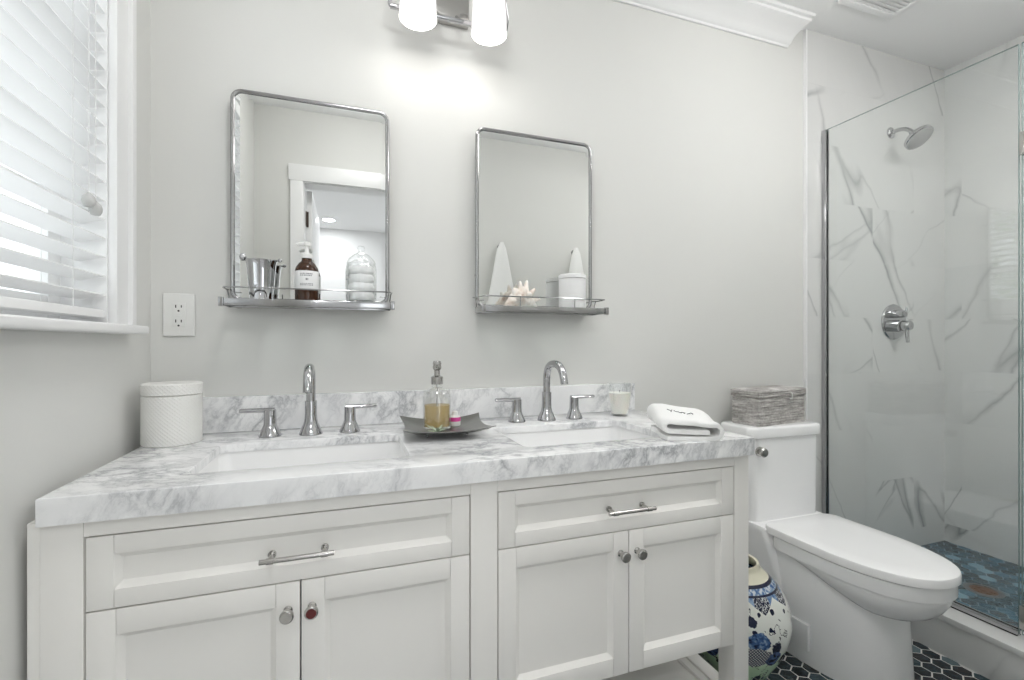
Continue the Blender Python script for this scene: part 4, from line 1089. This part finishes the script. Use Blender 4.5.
bm = B(); lathe(bm, [(0.0, 0.003), (0.045, 0.003)], 36, cap0=False, cap1=False)
for k in range(7):
    a = 2*PI*k/6; p = (0.027*math.cos(a), 0.027*math.sin(a), 0) if k < 6 else (0, 0, 0); lathe(bm, [(0.0105, 0.003), (0.009, 0.0055), (0.0, 0.006)], 10, p, cap0=False)
obj('grate', bm, M_copper, dr)

# ================================================================== TOWELS ON THE DOOR WALL (seen in the right mirror)
def hang_towel(x, label):
    h = thing('towel_hook', label.replace('white towel hanging from the hook', 'chrome wall hook behind the white towel'), 'hook', (x, YF, 1.785))
    bm = B(); R2 = Matrix.Rotation(-PI/2, 3, 'X')
    lathe(bm, [(0.02, 0.0003), (0.02, 0.004), (0.006, 0.007), (0.006, 0.04), (0.012, 0.045), (0.0, 0.05)], 20, rot=R2); obj('hook_body', bm, M_chrome, h)
    t = thing('hanging_towel', label, 'towel', (x, YF+0.005, 1.225), group='towels on the door wall')
    bm = B(); loops = []; n = 40
    for k in range(15):
        s = k/14; z = 0.585*(1-s); wd = 0.024+0.112*s**0.95; dp = 0.016+0.028*s
        loops.append([(wd*math.cos(a)*(1+0.06*s*math.sin(5*a+x*7)), 0.040+dp*math.sin(a)*(0.9+0.25*s*math.sin(4*a+1+x*3)), z) for a in [2*PI*i/n for i in range(n)]])
    loops[0] = [(p[0]*0.5, 0.04+(p[1]-0.04)*0.6, p[2]+0.004) for p in loops[0]]
    loft(bm, list(reversed(loops))); obj('cloth', bm, M_towel, t, ang=70)
hang_towel(1.02, 'white towel hanging from the hook nearer the doorway, reflected in the right mirror')
hang_towel(1.60, 'white towel hanging from the hook nearer the shower, reflected in the right mirror')

# ================================================================== OUTSIDE
tr = thing('tree', 'leafy green tree outside the window', 'tree', (-5.6, -1.6, -0.3))
bm = B(); tube(bm, [(0, 0, 0), (0.05, 0, 1.2), (0, 0.1, 2.4), (0.1, 0.1, 3.6)], [0.16, 0.13, 0.09, 0.03], 10); obj('trunk', bm, M_bark, tr)
bm = B(); random.seed(4)
for k in range(4200):
    th, ph, r = random.uniform(0, 2*PI), math.acos(random.uniform(-1, 1)), random.uniform(0.55, 1)**0.5
    c = Vector((2.0*r*math.sin(ph)*math.cos(th), 2.2*r*math.sin(ph)*math.sin(th), 2.4+2.1*r*math.cos(ph)))
    c += Vector((math.sin(c.y*3+c.z*2), math.sin(c.x*3), math.sin(c.x*2+c.y*4)))*0.15
    a = Vector((random.gauss(0, 1), random.gauss(0, 1), random.gauss(0, 1))).normalized(); b = a.orthogonal().normalized(); s = random.uniform(0.05, 0.11)
    bm.faces.new([bm.verts.new(c+a*s), bm.verts.new(c+b*s*0.5), bm.verts.new(c-a*s), bm.verts.new(c-b*s*0.5)])
obj('foliage', bm, M_leaf, tr, smooth=False)
